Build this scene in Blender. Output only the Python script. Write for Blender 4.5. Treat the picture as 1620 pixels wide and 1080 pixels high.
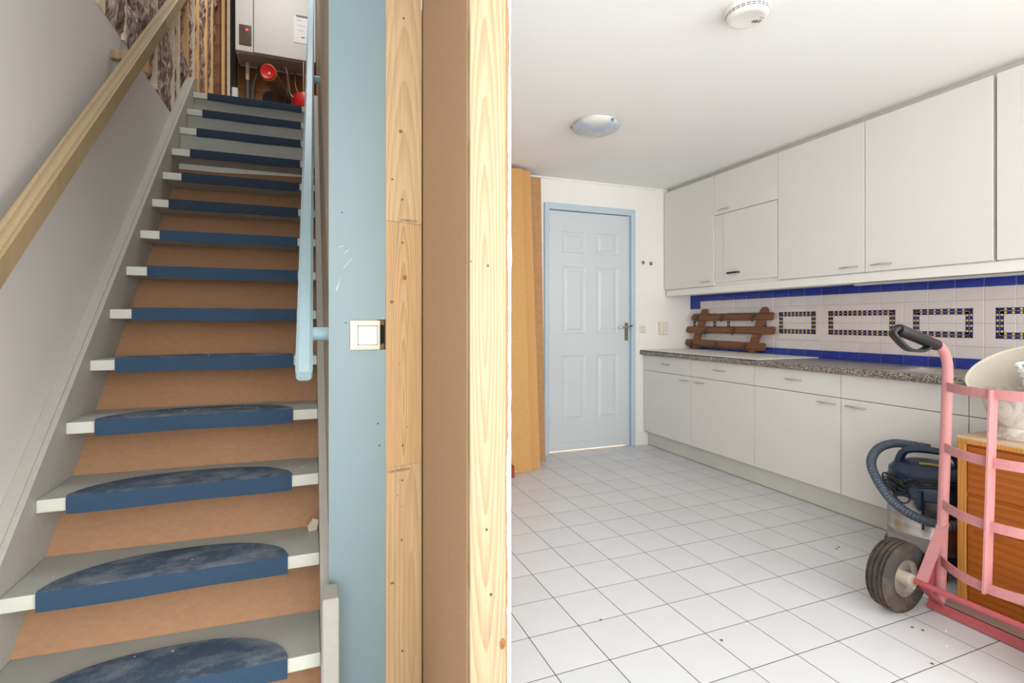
import bpy, bmesh, math, random
from mathutils import Vector, Matrix, noise
R = math.radians
PI = math.pi
random.seed(7)
for o in list(bpy.data.objects):
    bpy.data.objects.remove(o)
S = bpy.context.scene
COL = S.collection

# ------------------------------------------------------------------ camera
cd = bpy.data.cameras.new('camera'); cam = bpy.data.objects.new('camera', cd); COL.objects.link(cam)
cam.location = (0, 0, 1.1132); cam.rotation_euler = (R(90), 0, -0.3517)
cd.sensor_width = 36.0; cd.lens = 797.4 / 1620 * 36
cd.shift_x = 27.15 / 1620; cd.shift_y = -31.15 / 1620
cd.clip_start = 0.02
S.camera = cam

# ------------------------------------------------------------------ world + light
w = bpy.data.worlds.new('overcast'); S.world = w; w.use_nodes = True
w.node_tree.nodes['Background'].inputs[0].default_value = (0.82, 0.90, 1.0, 1)
w.node_tree.nodes['Background'].inputs[1].default_value = 1.0
def area(name, loc, rot, sx, sy, power, col=(1, 1, 1)):
    l = bpy.data.lights.new(name, 'AREA'); l.shape = 'RECTANGLE'; l.size = sx; l.size_y = sy
    l.energy = power; l.color = col
    o = bpy.data.objects.new(name, l); COL.objects.link(o); o.location = loc; o.rotation_euler = rot
    return o
area('daylight_rear_window', (1.25, -4.98, 1.30), (R(90), 0, 0), 3.7, 1.8, 132, (0.95, 0.972, 1.0))
area('daylight_side_window', (3.36, -1.90, 1.35), (R(90), 0, R(90)), 2.4, 1.5, 100, (0.92, 0.96, 1.0))
area('added_left_fill', (-0.80, -2.10, 1.40), (R(90), 0, R(-90)), 2.6, 1.5, 84, (0.96, 0.975, 1.0))  # added fill aimed at the cabinet fronts; no window known on this side
area('daylight_skylight', (-0.30, 3.60, 4.74), (0, 0, 0), 0.66, 1.5, 29, (0.96, 0.98, 1.0))
area('light_beyond_door', (2.3, 4.9, 1.9), (0, 0, 0), 0.6, 0.6, 40, (1.0, 0.9, 0.72))
S.view_settings.view_transform = 'Standard'; S.view_settings.look = 'None'
S.view_settings.gamma = 1.0; S.view_settings.use_curve_mapping = False
S.view_settings.exposure = 0.15

# ------------------------------------------------------------------ helpers
def lin(c):
    c = c / 255.0
    return c / 12.92 if c <= 0.04045 else ((c + 0.055) / 1.055) ** 2.4
def C(r, g, b): return (lin(r), lin(g), lin(b), 1.0)
def mul(c, k): return (c[0] * k, c[1] * k, c[2] * k, 1.0)

def base_mat(name, rough=0.5, metal=0.0, spec=0.5):
    m = bpy.data.materials.new(name); m.use_nodes = True
    b = m.node_tree.nodes['Principled BSDF']
    b.inputs['Roughness'].default_value = rough; b.inputs['Metallic'].default_value = metal
    b.inputs['Specular IOR Level'].default_value = spec
    return m, m.node_tree.nodes, m.node_tree.links, b

def add_bump(n, l, b, scale, strength, dist=0.002, vec=None, detail=4):
    nz = n.new('ShaderNodeTexNoise'); nz.inputs['Scale'].default_value = scale; nz.inputs['Detail'].default_value = detail
    if vec is not None: l.new(vec, nz.inputs['Vector'])
    bp = n.new('ShaderNodeBump'); bp.inputs['Strength'].default_value = strength; bp.inputs['Distance'].default_value = dist
    l.new(nz.outputs['Fac'], bp.inputs['Height']); l.new(bp.outputs['Normal'], b.inputs['Normal'])

def paint(name, col, rough=0.5, var=0.04, scale=3.0, bump=0.0, bscale=60, metal=0.0, spec=0.5, rnd=0.0, stretch=(1, 1, 1)):
    m, n, l, b = base_mat(name, rough, metal, spec)
    tc = n.new('ShaderNodeTexCoord'); mp = n.new('ShaderNodeMapping'); mp.inputs['Scale'].default_value = stretch
    l.new(tc.outputs['Object'], mp.inputs['Vector'])
    nz = n.new('ShaderNodeTexNoise'); nz.inputs['Scale'].default_value = scale; nz.inputs['Detail'].default_value = 5
    l.new(mp.outputs['Vector'], nz.inputs['Vector'])
    cr = n.new('ShaderNodeValToRGB'); cr.color_ramp.elements[0].position = 0.3; cr.color_ramp.elements[1].position = 0.7
    cr.color_ramp.elements[0].color = mul(col, 1 - var); cr.color_ramp.elements[1].color = mul(col, 1 + var)
    l.new(nz.outputs['Fac'], cr.inputs['Fac'])
    out = cr.outputs['Color']
    if rnd:
        oi = n.new('ShaderNodeObjectInfo'); mr = n.new('ShaderNodeMapRange')
        mr.inputs['To Min'].default_value = 1 - rnd; mr.inputs['To Max'].default_value = 1 + rnd
        l.new(oi.outputs['Random'], mr.inputs['Value'])
        mx = n.new('ShaderNodeVectorMath'); mx.operation = 'SCALE'
        l.new(out, mx.inputs[0]); l.new(mr.outputs['Result'], mx.inputs['Scale']); out = mx.outputs['Vector']
    l.new(out, b.inputs['Base Color'])
    if bump: add_bump(n, l, b, bscale, bump, vec=tc.outputs['Object'])
    return m

def speckle(name, cols, scale=300, rough=0.4):
    m, n, l, b = base_mat(name, rough)
    tc = n.new('ShaderNodeTexCoord')
    v = n.new('ShaderNodeTexVoronoi'); v.inputs['Scale'].default_value = scale
    l.new(tc.outputs['Object'], v.inputs['Vector'])
    sp = n.new('ShaderNodeSeparateColor'); l.new(v.outputs['Color'], sp.inputs['Color'])
    cr = n.new('ShaderNodeValToRGB'); cr.color_ramp.interpolation = 'CONSTANT'
    e = cr.color_ramp.elements
    while len(e) < len(cols): e.new(0.5)
    for i, c in enumerate(cols):
        e[i].position = i / len(cols); e[i].color = c
    l.new(sp.outputs['Red'], cr.inputs['Fac']); l.new(cr.outputs['Color'], b.inputs['Base Color'])
    return m

def wood(name, light, dark, mscale, centre=(0, 0, 0), wscale=20, distort=2.5, rough=0.55, fine=(60, 60, 2), rings=True, ds=1.0, lo=0.35, hi=0.95):
    """flat-sawn timber: stretched ring pattern + fine fibre noise"""
    m, n, l, b = base_mat(name, rough, 0, 0.35)
    tc = n.new('ShaderNodeTexCoord'); mp = n.new('ShaderNodeMapping')
    mp.inputs['Scale'].default_value = mscale
    mp.inputs['Location'].default_value = tuple(-c * s for c, s in zip(centre, mscale))
    l.new(tc.outputs['Object'], mp.inputs['Vector'])
    wv = n.new('ShaderNodeTexWave')
    if rings: wv.wave_type = 'RINGS'; wv.rings_direction = 'SPHERICAL'
    wv.wave_profile = 'SAW'
    wv.inputs['Scale'].default_value = wscale; wv.inputs['Distortion'].default_value = distort
    wv.inputs['Detail'].default_value = 3; wv.inputs['Detail Scale'].default_value = ds
    l.new(mp.outputs['Vector'], wv.inputs['Vector'])
    cr = n.new('ShaderNodeValToRGB'); cr.color_ramp.elements[0].position = lo; cr.color_ramp.elements[1].position = hi
    cr.color_ramp.elements[0].color = light; cr.color_ramp.elements[1].color = dark
    l.new(wv.outputs['Fac'], cr.inputs['Fac'])
    mp2 = n.new('ShaderNodeMapping'); mp2.inputs['Scale'].default_value = fine
    l.new(tc.outputs['Object'], mp2.inputs['Vector'])
    nz = n.new('ShaderNodeTexNoise'); nz.inputs['Scale'].default_value = 3; nz.inputs['Detail'].default_value = 4
    l.new(mp2.outputs['Vector'], nz.inputs['Vector'])
    mr = n.new('ShaderNodeMapRange'); mr.inputs['From Min'].default_value = 0.3; mr.inputs['From Max'].default_value = 0.7
    mr.inputs['To Min'].default_value = 0.9; mr.inputs['To Max'].default_value = 1.08
    l.new(nz.outputs['Fac'], mr.inputs['Value'])
    mx = n.new('ShaderNodeVectorMath'); mx.operation = 'SCALE'
    l.new(cr.outputs['Color'], mx.inputs[0]); l.new(mr.outputs['Result'], mx.inputs['Scale'])
    l.new(mx.outputs['Vector'], b.inputs['Base Color'])
    return m

def patchy(name, col, worn, thresh=0.6, scale=9, rough=0.95, stretch=(1, 1, 1), soft=0.12, bump=0.4, bscale=500, amount=1.0, cv=0.22):
    """a base colour with worn / dusty patches of another"""
    m, n, l, b = base_mat(name, rough, 0, 0.2)
    tc = n.new('ShaderNodeTexCoord'); mp = n.new('ShaderNodeMapping'); mp.inputs['Scale'].default_value = stretch
    l.new(tc.outputs['Object'], mp.inputs['Vector'])
    n1 = n.new('ShaderNodeTexNoise'); n1.inputs['Scale'].default_value = scale; n1.inputs['Detail'].default_value = 8; n1.inputs['Roughness'].default_value = 0.7
    l.new(mp.outputs['Vector'], n1.inputs['Vector'])
    cr = n.new('ShaderNodeValToRGB'); cr.color_ramp.elements[0].position = thresh - soft; cr.color_ramp.elements[1].position = thresh + soft
    cr.color_ramp.elements[0].color = (0, 0, 0, 1); cr.color_ramp.elements[1].color = (amount, amount, amount, 1)
    l.new(n1.outputs['Fac'], cr.inputs['Fac'])
    n2 = n.new('ShaderNodeTexNoise'); n2.inputs['Scale'].default_value = bscale; n2.inputs['Detail'].default_value = 2
    l.new(tc.outputs['Object'], n2.inputs['Vector'])
    cr2 = n.new('ShaderNodeValToRGB'); cr2.color_ramp.elements[0].position = 0.3; cr2.color_ramp.elements[1].position = 0.75
    cr2.color_ramp.elements[0].color = mul(col, 1 - cv); cr2.color_ramp.elements[1].color = mul(col, 1 + cv)
    l.new(n2.outputs['Fac'], cr2.inputs['Fac'])
    mx = n.new('ShaderNodeMix'); mx.data_type = 'RGBA'
    l.new(cr.outputs['Color'], mx.inputs['Factor']); l.new(cr2.outputs['Color'], mx.inputs['A']); mx.inputs['B'].default_value = worn
    l.new(mx.outputs['Result'], b.inputs['Base Color'])
    bp = n.new('ShaderNodeBump'); bp.inputs['Strength'].default_value = bump; bp.inputs['Distance'].default_value = 0.001
    l.new(n2.outputs['Fac'], bp.inputs['Height']); l.new(bp.outputs['Normal'], b.inputs['Normal'])
    return m

def emis(name, col, k):
    m, n, l, b = base_mat(name)
    b.inputs['Base Color'].default_value = col; b.inputs['Emission Color'].default_value = col; b.inputs['Emission Strength'].default_value = k
    return m

# --- shapes into a bmesh
def box(bm, x0, x1, y0, y1, z0, z1, bev=0.0, seg=1):
    r = bmesh.ops.create_cube(bm, size=1.0)
    vs = r['verts']
    for v in vs:
        v.co = Vector(((x0 + x1) / 2 + v.co.x * (x1 - x0), (y0 + y1) / 2 + v.co.y * (y1 - y0), (z0 + z1) / 2 + v.co.z * (z1 - z0)))
    if bev:
        es = list({e for v in vs for e in v.link_edges})
        bmesh.ops.bevel(bm, geom=es, offset=bev, segments=seg, profile=0.5, affect='EDGES')
    return bm
def B(x0, x1, y0, y1, z0, z1, bev=0.0, seg=1): return box(bmesh.new(), x0, x1, y0, y1, z0, z1, bev, seg)

def prism(bm, pts, axis, a0, a1):
    """polygon pts (2-D) extruded along axis 'x'|'y'|'z'"""
    def mk(p, a):
        return {'x': (a, p[0], p[1]), 'y': (p[0], a, p[1]), 'z': (p[0], p[1], a)}[axis]
    lo = [bm.verts.new(mk(p, a0)) for p in pts]; hi = [bm.verts.new(mk(p, a1)) for p in pts]
    n = len(pts)
    bm.faces.new(lo); bm.faces.new(hi[::-1])
    for i in range(n): bm.faces.new((lo[i], hi[i], hi[(i + 1) % n], lo[(i + 1) % n]))
    bmesh.ops.recalc_face_normals(bm, faces=bm.faces)
    return bm

def lathe(bm, prof, origin=(0, 0, 0), axis=(0, 0, 1), n=32, closed=False):
    """profile (radius, height) turned about axis"""
    q = Vector((0, 0, 1)).rotation_difference(Vector(axis).normalized())
    o = Vector(origin); rings = []
    for r, hh in prof:
        if r < 1e-6:
            rings.append([bm.verts.new(o + q @ Vector((0, 0, hh)))])
        else:
            rings.append([bm.verts.new(o + q @ Vector((r * math.cos(2 * PI * i / n), r * math.sin(2 * PI * i / n), hh))) for i in range(n)])
    rr = list(zip(rings[:-1], rings[1:]))
    if closed: rr.append((rings[-1], rings[0]))
    for a, b in rr:
        for i in range(n):
            j = (i + 1) % n
            if len(a) == 1 and len(b) == 1: continue
            if len(a) == 1: bm.faces.new((a[0], b[i], b[j]))
            elif len(b) == 1: bm.faces.new((a[i], a[j], b[0]))
            else: bm.faces.new((a[i], a[j], b[j], b[i]))
    bmesh.ops.recalc_face_normals(bm, faces=bm.faces)
    return bm

def tube(bm, pts, r, n=12, closed=False, flat=None):
    """round (or flat = (w, h)) bar along a polyline, parallel-transported"""
    pts = [Vector(p) for p in pts]; N = len(pts)
    T = []
    for i in range(N):
        a = pts[(i - 1) % N] if (closed or i > 0) else pts[i]
        b = pts[(i + 1) % N] if (closed or i < N - 1) else pts[i]
        T.append((b - a).normalized())
    up = Vector((0, 0, 1)) if abs(T[0].z) < 0.9 else Vector((0, 1, 0))
    u = T[0].cross(up).normalized(); rings = []
    for i in range(N):
        u = (u - T[i] * u.dot(T[i])).normalized(); v = T[i].cross(u)
        rad = r[i] if isinstance(r, (list, tuple)) else r
        if flat:
            ring = [bm.verts.new(pts[i] + u * (sx * flat[0] / 2) + v * (sy * flat[1] / 2)) for sx, sy in ((1, 1), (-1, 1), (-1, -1), (1, -1))]
        else:
            ring = [bm.verts.new(pts[i] + (u * math.cos(2 * PI * k / n) + v * math.sin(2 * PI * k / n)) * rad) for k in range(n)]
        rings.append(ring)
    m = len(rings[0])
    for i in range(N if closed else N - 1):
        a, b = rings[i], rings[(i + 1) % N]
        for k in range(m): bm.faces.new((a[k], a[(k + 1) % m], b[(k + 1) % m], b[k]))
    if not closed: bm.faces.new(rings[0][::-1]); bm.faces.new(rings[-1])
    bmesh.ops.recalc_face_normals(bm, faces=bm.faces)
    return bm

def spline(pts, k=8, closed=False):
    pts = [Vector(p) for p in pts]; N = len(pts); out = []
    for i in range(N if closed else N - 1):
        g = lambda j: pts[j % N] if closed else pts[max(0, min(N - 1, j))]
        p0, p1, p2, p3 = g(i - 1), g(i), g(i + 1), g(i + 2)
        for s in range(k):
            t = s / k
            out.append(0.5 * ((2 * p1) + (p2 - p0) * t + (2 * p0 - 5 * p1 + 4 * p2 - p3) * t * t + (3 * p1 - p0 - 3 * p2 + p3) * t ** 3))
    if not closed: out.append(pts[-1])
    return out

def link(name, me, parent=None, loc=None):
    """every part is given in room coordinates; the parent's own offset is cancelled"""
    o = bpy.data.objects.new(name, me); COL.objects.link(o)
    if loc is not None: o.location = loc
    if parent is not None:
        o.parent = parent; o.matrix_parent_inverse = Matrix.Translation(-Vector(parent.location))
    return o
def obj(name, bm, m, parent=None, smooth=False, loc=None):
    me = bpy.data.meshes.new(name); bm.to_mesh(me); bm.free()
    for mm in (m if isinstance(m, (list, tuple)) else [m]): me.materials.append(mm)
    if smooth:
        me.polygons.foreach_set('use_smooth', [True] * len(me.polygons))
        me.set_sharp_from_angle(angle=R(38))
    return link(name, me, parent, loc)
def tag(o, label=None, cat=None, group=None, kind=None):
    if label: o['label'] = label
    if cat: o['category'] = cat
    if group: o['group'] = group
    if kind: o['kind'] = kind
    return o
def thing(name, loc, label, cat, group=None):
    o = bpy.data.objects.new(name, None); COL.objects.link(o); o.location = loc
    o.empty_display_size = 0.05
    return tag(o, label, cat, group)
def struct(name, bm, m, label=None):
    return tag(obj(name, bm, m), label, None, None, 'structure')
def text_mesh(body, size, depth=0.0002):
    cu = bpy.data.curves.new('lettering', 'FONT'); cu.body = body; cu.size = size; cu.extrude = depth
    cu.align_x = 'CENTER'; cu.align_y = 'CENTER'
    o = bpy.data.objects.new('lettering', cu); COL.objects.link(o)
    dg = bpy.context.evaluated_depsgraph_get()
    me = bpy.data.meshes.new_from_object(o.evaluated_get(dg))
    bpy.data.objects.remove(o)
    return me
def lettering(name, body, size, m, parent, mat4, sx=1.0):
    me = text_mesh(body, size); me.transform(mat4 @ Matrix.Diagonal((sx, 1, 1, 1)))
    me.materials.clear(); me.materials.append(m)
    return link(name, me, parent)

# ------------------------------------------------------------------ materials
M = {}
M['white_wall'] = paint('white_wall', C(239, 235, 228), 0.75, 0.015, 2, 0.15, 150)
M['ceiling'] = paint('ceiling_paint', C(246, 244, 240), 0.85, 0.012, 2)
M['panel_white'] = paint('stair_wall_panel', C(218, 213, 207), 0.6, 0.025, 1.5)
M['floor_tile'] = paint('floor_tile_glaze', C(216, 216, 217), 0.33, 0.025, 5, rnd=0.025)
M['grout'] = paint('grout', C(86, 82, 79), 0.9, 0.15, 30)
M['cab'] = paint('cabinet_white', C(224, 221, 215), 0.6, 0.012, 1.5, spec=0.25)
M['cab_edge'] = paint('cabinet_carcass', C(234, 231, 222), 0.45, 0.01, 3)
M['plinth'] = paint('plinth_off_white', C(206, 205, 196), 0.55, 0.04, 4)
M['dark'] = paint('dark_gap', C(40, 36, 32), 0.8, 0.1)
M['chrome'] = paint('chrome', C(200, 200, 200), 0.22, 0.05, 3, metal=1.0)
M['steel'] = paint('brushed_steel', C(178, 174, 169), 0.28, 0.2, 6, metal=1.0, stretch=(1, 1, 12))
M['brass'] = paint('aged_nickel', C(150, 138, 112), 0.35, 0.1, 20, metal=0.9)
M['granite'] = speckle('speckled_worktop', [C(58, 52, 48), C(96, 88, 80), C(132, 122, 112), C(160, 150, 140), C(112, 103, 95), C(205, 196, 186), C(78, 70, 64)], 260, 0.3)
M['tile_pink'] = paint('glazed_tile_pale', C(217, 206, 202), 0.2, 0.02, 8, rnd=0.02)
M['tile_blue'] = paint('glazed_tile_cobalt', C(32, 54, 146), 0.18, 0.15, 14, rnd=0.1)
M['tile_grout'] = paint('tile_grout_white', C(196, 190, 186), 0.8, 0.05, 20)
M['navy'] = paint('mosaic_navy', C(24, 30, 92), 0.2, 0.2, 40)
M['yellow'] = paint('mosaic_yellow', C(214, 192, 96), 0.25, 0.1, 40)
M['door_blue'] = paint('pale_blue_gloss', C(206, 210, 211), 0.35, 0.015, 2)
M['frame_blue'] = paint('frame_blue_gloss', C(188, 203, 213), 0.35, 0.015, 2)
M['partition_blue'] = paint('partition_blue_paint', C(129, 150, 154), 0.4, 0.03, 3)
M['rail_blue'] = patchy('handrail_blue_paint', C(164, 190, 197), C(146, 168, 172), 0.70, 3, 0.35, bscale=40, cv=0.035, bump=0.05)
M['mdf'] = paint('mdf_brown', C(184, 149, 113), 0.8, 0.045, 90)
M['mdf_edge'] = paint('mdf_dark', C(150, 110, 80), 0.85, 0.06, 60)
M['mdf_sheet'] = paint('fibreboard_sheet', C(204, 154, 92), 0.75, 0.04, 40)
M['mdf_sheet2'] = paint('fibreboard_sheet_worn', C(186, 138, 92), 0.8, 0.1, 25)
M['riser'] = paint('hardboard_riser', C(176, 134, 100), 0.75, 0.07, 40, stretch=(1, 1, 2))
M['stair'] = paint('stair_grey_paint', C(170, 171, 163), 0.55, 0.05, 8)
M['stair_nose'] = paint('stair_nosing_cream', C(208, 208, 195), 0.5, 0.05, 12)
M['stringer'] = patchy('stringer_worn_paint', C(176, 173, 162), C(174, 150, 126), 0.70, 7, 0.6, bscale=60, cv=0.035, bump=0.05, amount=0.8)
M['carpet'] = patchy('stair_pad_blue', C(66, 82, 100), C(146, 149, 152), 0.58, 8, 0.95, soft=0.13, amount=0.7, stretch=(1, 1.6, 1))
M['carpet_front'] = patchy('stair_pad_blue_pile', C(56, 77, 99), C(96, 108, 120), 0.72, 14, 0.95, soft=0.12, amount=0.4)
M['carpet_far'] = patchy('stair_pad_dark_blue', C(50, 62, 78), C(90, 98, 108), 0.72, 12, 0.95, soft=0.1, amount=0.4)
M['pine_a'] = wood('pine_joined', C(206, 178, 139), C(196, 162, 119), (10, 3, 0.6), (0.268, 1.5, 0.86), 3.2, 2.0)
M['pine_a2'] = wood('pine_joined_striped', C(202, 168, 123), C(187, 146, 99), (14, 3, 0.75), (0.266, 1.5, 0.88), 4.0, 2.2)
M['pine_a3'] = wood('pine_joined_plain', C(200, 168, 127), C(191, 155, 114), (9, 3, 0.5), (0.29, 1.5, 0.2), 2.5, 2.5)
M['pine_b'] = wood('pine_white', C(184, 165, 134), C(168, 144, 109), (12, 3, 0.6), (0.362, 1.05, 1.15), 3.4, 3.2)
M['knot'] = paint('pine_knot', C(150, 98, 58), 0.6, 0.35, 160)
M['screw'] = paint('screw_zinc', C(96, 88, 78), 0.4, 0.3, 90, metal=0.6)
M['oldwood'] = wood('weathered_handrail', C(172, 151, 116), C(152, 128, 92), (8, 0.8, 0.8), (0, 2, 2), 1.5, 4)
M['wallwood'] = wood('weathered_wall_boards', C(192, 176, 152), C(158, 138, 112), (6, 3, 0.2), (0, 2.0, 1), 4, 3)
M['batten'] = paint('batten_timber', C(226, 184, 128), 0.7, 0.12, 20, stretch=(1, 1, .2))
M['batten_pale'] = paint('batten_pale', C(230, 214, 190), 0.7, 0.08, 20)
M['board_brown'] = wood('brown_board_wall', C(150, 100, 56), C(124, 80, 42), (1, 3, 1), (-.3, 5.3, 1), 1.6, 5)
M['gypsum'] = paint('torn_gypsum', C(240, 240, 240), 0.9, 0.05, 60, 0.5, 200)
M['paper'] = paint('plasterboard_paper', C(168, 130, 90), 0.85, 0.06, 40)
M['plastic_cream'] = paint('cream_plastic', C(226, 217, 196), 0.35, 0.01, 4)
M['plastic_white'] = paint('white_plastic', C(232, 229, 222), 0.4, 0.01, 4)
M['black'] = paint('black_rubber_grip', C(30, 30, 31), 0.45, 0.1, 20)
M['pink'] = patchy('pink_paint', C(198, 137, 136), C(178, 140, 134), 0.66, 6, 0.4, bscale=60, cv=0.035, bump=0.05, amount=0.7)
M['pink_dark'] = patchy('pink_paint_scuffed', C(176, 88, 92), C(146, 106, 98), 0.66, 12, 0.5, bscale=60, cv=0.035, bump=0.05)
M['worn_plate'] = patchy('worn_toe_plate', C(150, 132, 122), C(178, 120, 116), 0.62, 20, 0.5, bscale=80, cv=0.035, bump=0.1)
M['tyre'] = patchy('dusty_tyre', C(66, 63, 60), C(116, 96, 78), 0.58, 10, 0.9, bscale=120, bump=0.2, amount=0.7)
M['rim'] = paint('galvanised_rim', C(190, 184, 172), 0.4, 0.15, 20, metal=0.7)
M['hub'] = paint('hub_cream', C(170, 160, 142), 0.5, 0.15, 20)
M['vac_blue'] = paint('vacuum_blue_plastic', C(29, 43, 68), 0.35, 0.1, 6)
M['hose'] = paint('hose_grey_blue', C(74, 83, 94), 0.5, 0.06, 20)
M['orange_pine'] = wood('orange_pine', C(172, 96, 30), C(156, 82, 24), (1, 0.5, 5), (2.4, .9, .3), 2.2, 4, 0.4, fine=(60, 2, 60))
M['orange_stile'] = wood('orange_pine_stile', C(208, 144, 68), C(190, 124, 52), (6, 6, .4), (2.4, 1.2, .3), 5, 3, 0.4)
M['chest_top'] = paint('chest_top_dusty', C(206, 178, 148), 0.5, 0.06, 6)
M['shade'] = paint('cream_shade', C(226, 218, 196), 0.7, 0.03, 8)
M['shade_in'] = paint('shade_lining', C(190, 181, 164), 0.7, 0.04, 8)
M['wire'] = paint('shade_wire', C(176, 166, 146), 0.5, 0.05, 20)
M['bulb'] = paint('bulb_glass_white', C(236, 236, 226), 0.25, 0.01, 3)
M['red'] = paint('red_plastic', C(206, 34, 26), 0.35, 0.06, 5)
M['block_red'] = paint('dull_red', C(150, 62, 44), 0.8, 0.15, 40)
M['yellow_ring'] = paint('yellow_plastic', C(226, 172, 40), 0.4, 0.05, 5)
M['grey_pipe'] = paint('grey_pvc', C(92, 92, 92), 0.45, 0.08, 8)
M['copper'] = paint('dull_pipe', C(168, 146, 118), 0.35, 0.1, 10, metal=0.8)
M['boiler'] = paint('boiler_white', C(196, 193, 186), 0.4, 0.01, 3)
M['boiler_under'] = paint('boiler_underside', C(176, 172, 164), 0.5, 0.04, 4)
M['smoked'] = paint('smoked_window', C(84, 68, 52), 0.15, 0.2, 8)
M['red_led'] = emis('red_led', C(255, 40, 30), 8)
M['paper_white'] = paint('paper_sheet', C(232, 232, 232), 0.8, 0.01, 4)
M['ink'] = paint('ink', C(60, 54, 52), 0.7, 0.1, 30)
M['rack'] = wood('brown_stained_wood', C(132, 88, 60), C(104, 66, 44), (3, .5, 6), (3.3, 3.3, 1), 3, 3, 0.45, fine=(60, 2, 60))
M['rack_iron'] = paint('dark_iron_hook', C(84, 74, 62), 0.5, 0.2, 60, metal=0.5)
M['crumb'] = paint('plaster_crumb', C(232, 228, 222), 0.9, 0.05, 30)
M['leaf'] = paint('dry_leaf', C(120, 82, 58), 0.9, 0.2, 50)

def marble(name, base, vein, scale, rough=0.3):
    m, n, l, b = base_mat(name, rough)
    tc = n.new('ShaderNodeTexCoord')
    nz = n.new('ShaderNodeTexNoise'); nz.inputs['Scale'].default_value = scale; nz.inputs['Detail'].default_value = 4; nz.inputs['Distortion'].default_value = 2.2
    l.new(tc.outputs['Object'], nz.inputs['Vector'])
    cr = n.new('ShaderNodeValToRGB'); e = cr.color_ramp.elements
    e[0].position = 0.42; e[0].color = base; e[1].position = 0.72; e[1].color = base
    k = e.new(0.55); k.color = vein
    l.new(nz.outputs['Fac'], cr.inputs['Fac']); l.new(cr.outputs['Color'], b.inputs['Base Color'])
    return m
M['marble_glass'] = marble('swirled_glass', C(206, 202, 190), C(170, 182, 198), 5, 0.15)
M['marble_pot'] = marble('marbled_ceramic', C(216, 208, 196), C(186, 172, 158), 9, 0.35)

# ================================================================== SETTING
XW = -0.818          # left wall
XS = 0.056           # stairwell side wall
YB = 3.83            # kitchen back wall
XR = 3.38            # kitchen right wall (tiled)
ZC = 2.33            # kitchen ceiling
YR = -5.0            # wall behind the camera

# floor: grout bed with single tiles where the photograph shows them
floor = struct('floor', B(0.3, XR, 0.5, YB, -0.06, -0.0005), M['grout'], 'white square tiled kitchen floor with thin grey joints')
m, n, l, b = base_mat('floor_tile_field', 0.35)
tc = n.new('ShaderNodeTexCoord'); br = n.new('ShaderNodeTexBrick'); br.offset = 0.0
br.inputs['Scale'].default_value = 1.0; br.inputs['Brick Width'].default_value = 0.2; br.inputs['Row Height'].default_value = 0.2
br.inputs['Mortar Size'].default_value = 0.0016; br.inputs['Color1'].default_value = C(216, 215, 214); br.inputs['Color2'].default_value = C(212, 211, 210)
br.inputs['Mortar'].default_value = C(112, 108, 104)
l.new(tc.outputs['Object'], br.inputs['Vector']); l.new(br.outputs['Color'], b.inputs['Base Color'])
fm = bmesh.new(); box(fm, XW, XR, YR, 0.5, -0.06, 0); box(fm, XW, 0.3, 0.5, YB, -0.06, 0); box(fm, 1.2, 3.2, YB, 5.6, -0.06, 0)
struct('floor_hall', fm, m, 'white tiled floor around and behind the camera')
tb = bmesh.new(); box(tb, -0.0982, 0.0982, -0.0982, 0.0982, -0.008, 0.0)
tile_me = bpy.data.meshes.new('tile'); tb.to_mesh(tile_me); tb.free(); tile_me.materials.append(M['floor_tile'])
ang = 0.0123
cx, cy = 0.2469 * 0.2, 9.8167 * 0.2
ox = cx * math.cos(.3517) + cy * math.sin(.3517); oy = -cx * math.sin(.3517) + cy * math.cos(.3517)
for i in range(-6, 16):
    for j in range(-16, 16):
        fi, fj = (i + 0.5) * 0.2, (j + 0.5) * 0.2
        X = ox + fi * math.cos(ang) + fj * math.sin(ang); Y = oy + fi * math.sin(ang) - fj * math.cos(ang)
        if 0.345 < X < 2.98 and 0.60 < Y < 3.93:
            t = link('tile', tile_me, floor, (X, Y, random.uniform(-0.0001, 0.0001)))
            t.rotation_euler = (random.uniform(-.0004, .0004), random.uniform(-.0004, .0004), ang)

# ceilings
cm = bmesh.new()
box(cm, 0.43, XR + .1, YR, YB + .1, ZC, ZC + .06); box(cm, XW - .1, 0.43, YR, 1.0, ZC, ZC + .06)
struct('ceiling', cm, M['ceiling'], 'plain off-white kitchen ceiling')

# left stair wall: pale panel below, bare insulation above
wl = bmesh.new(); box(wl, XW - .02, XW, -.7, 4.6, 0, 2.418); box(wl, XW - .02, XW, YR, -3.5, 0, 2.418); box(wl, XW - .02, XW, -3.5, -.7, 0, .6); box(wl, XW - .02, XW, -3.5, -.7, 2.2, 2.418)
struct('wall_left', wl, M['panel_white'], 'pale grey panelled wall beside the stairs')
struct('wall_left_upper', B(XW - .16, XW - .09, 1.0, 5.4, 2.3, 4.9), M['dark'], 'dark sheathing behind the bare insulation')
# kitchen back wall with the door hole
bw = bmesh.new()
box(bw, 0.43, 1.85, YB, YB + .1, 0, ZC); box(bw, 2.74, XR + .1, YB, YB + .1, 0, ZC); box(bw, 1.85, 2.74, YB, YB + .1, 2.1, ZC)
struct('wall_back', bw, M['white_wall'], 'white kitchen end wall around the blue door')
bb = bmesh.new(); box(bb, 2.745, 2.884, YB - .012, YB, 0, .115, .002); struct('baseboard_back', bb, M['white_wall'], 'short white skirting between door frame and cabinets')
ct = bmesh.new(); box(ct, .43, 3.06, YB - .012, YB, ZC - .013, ZC); struct('trim_1', ct, M['white_wall'], 'thin white bead where end wall meets ceiling')
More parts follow.
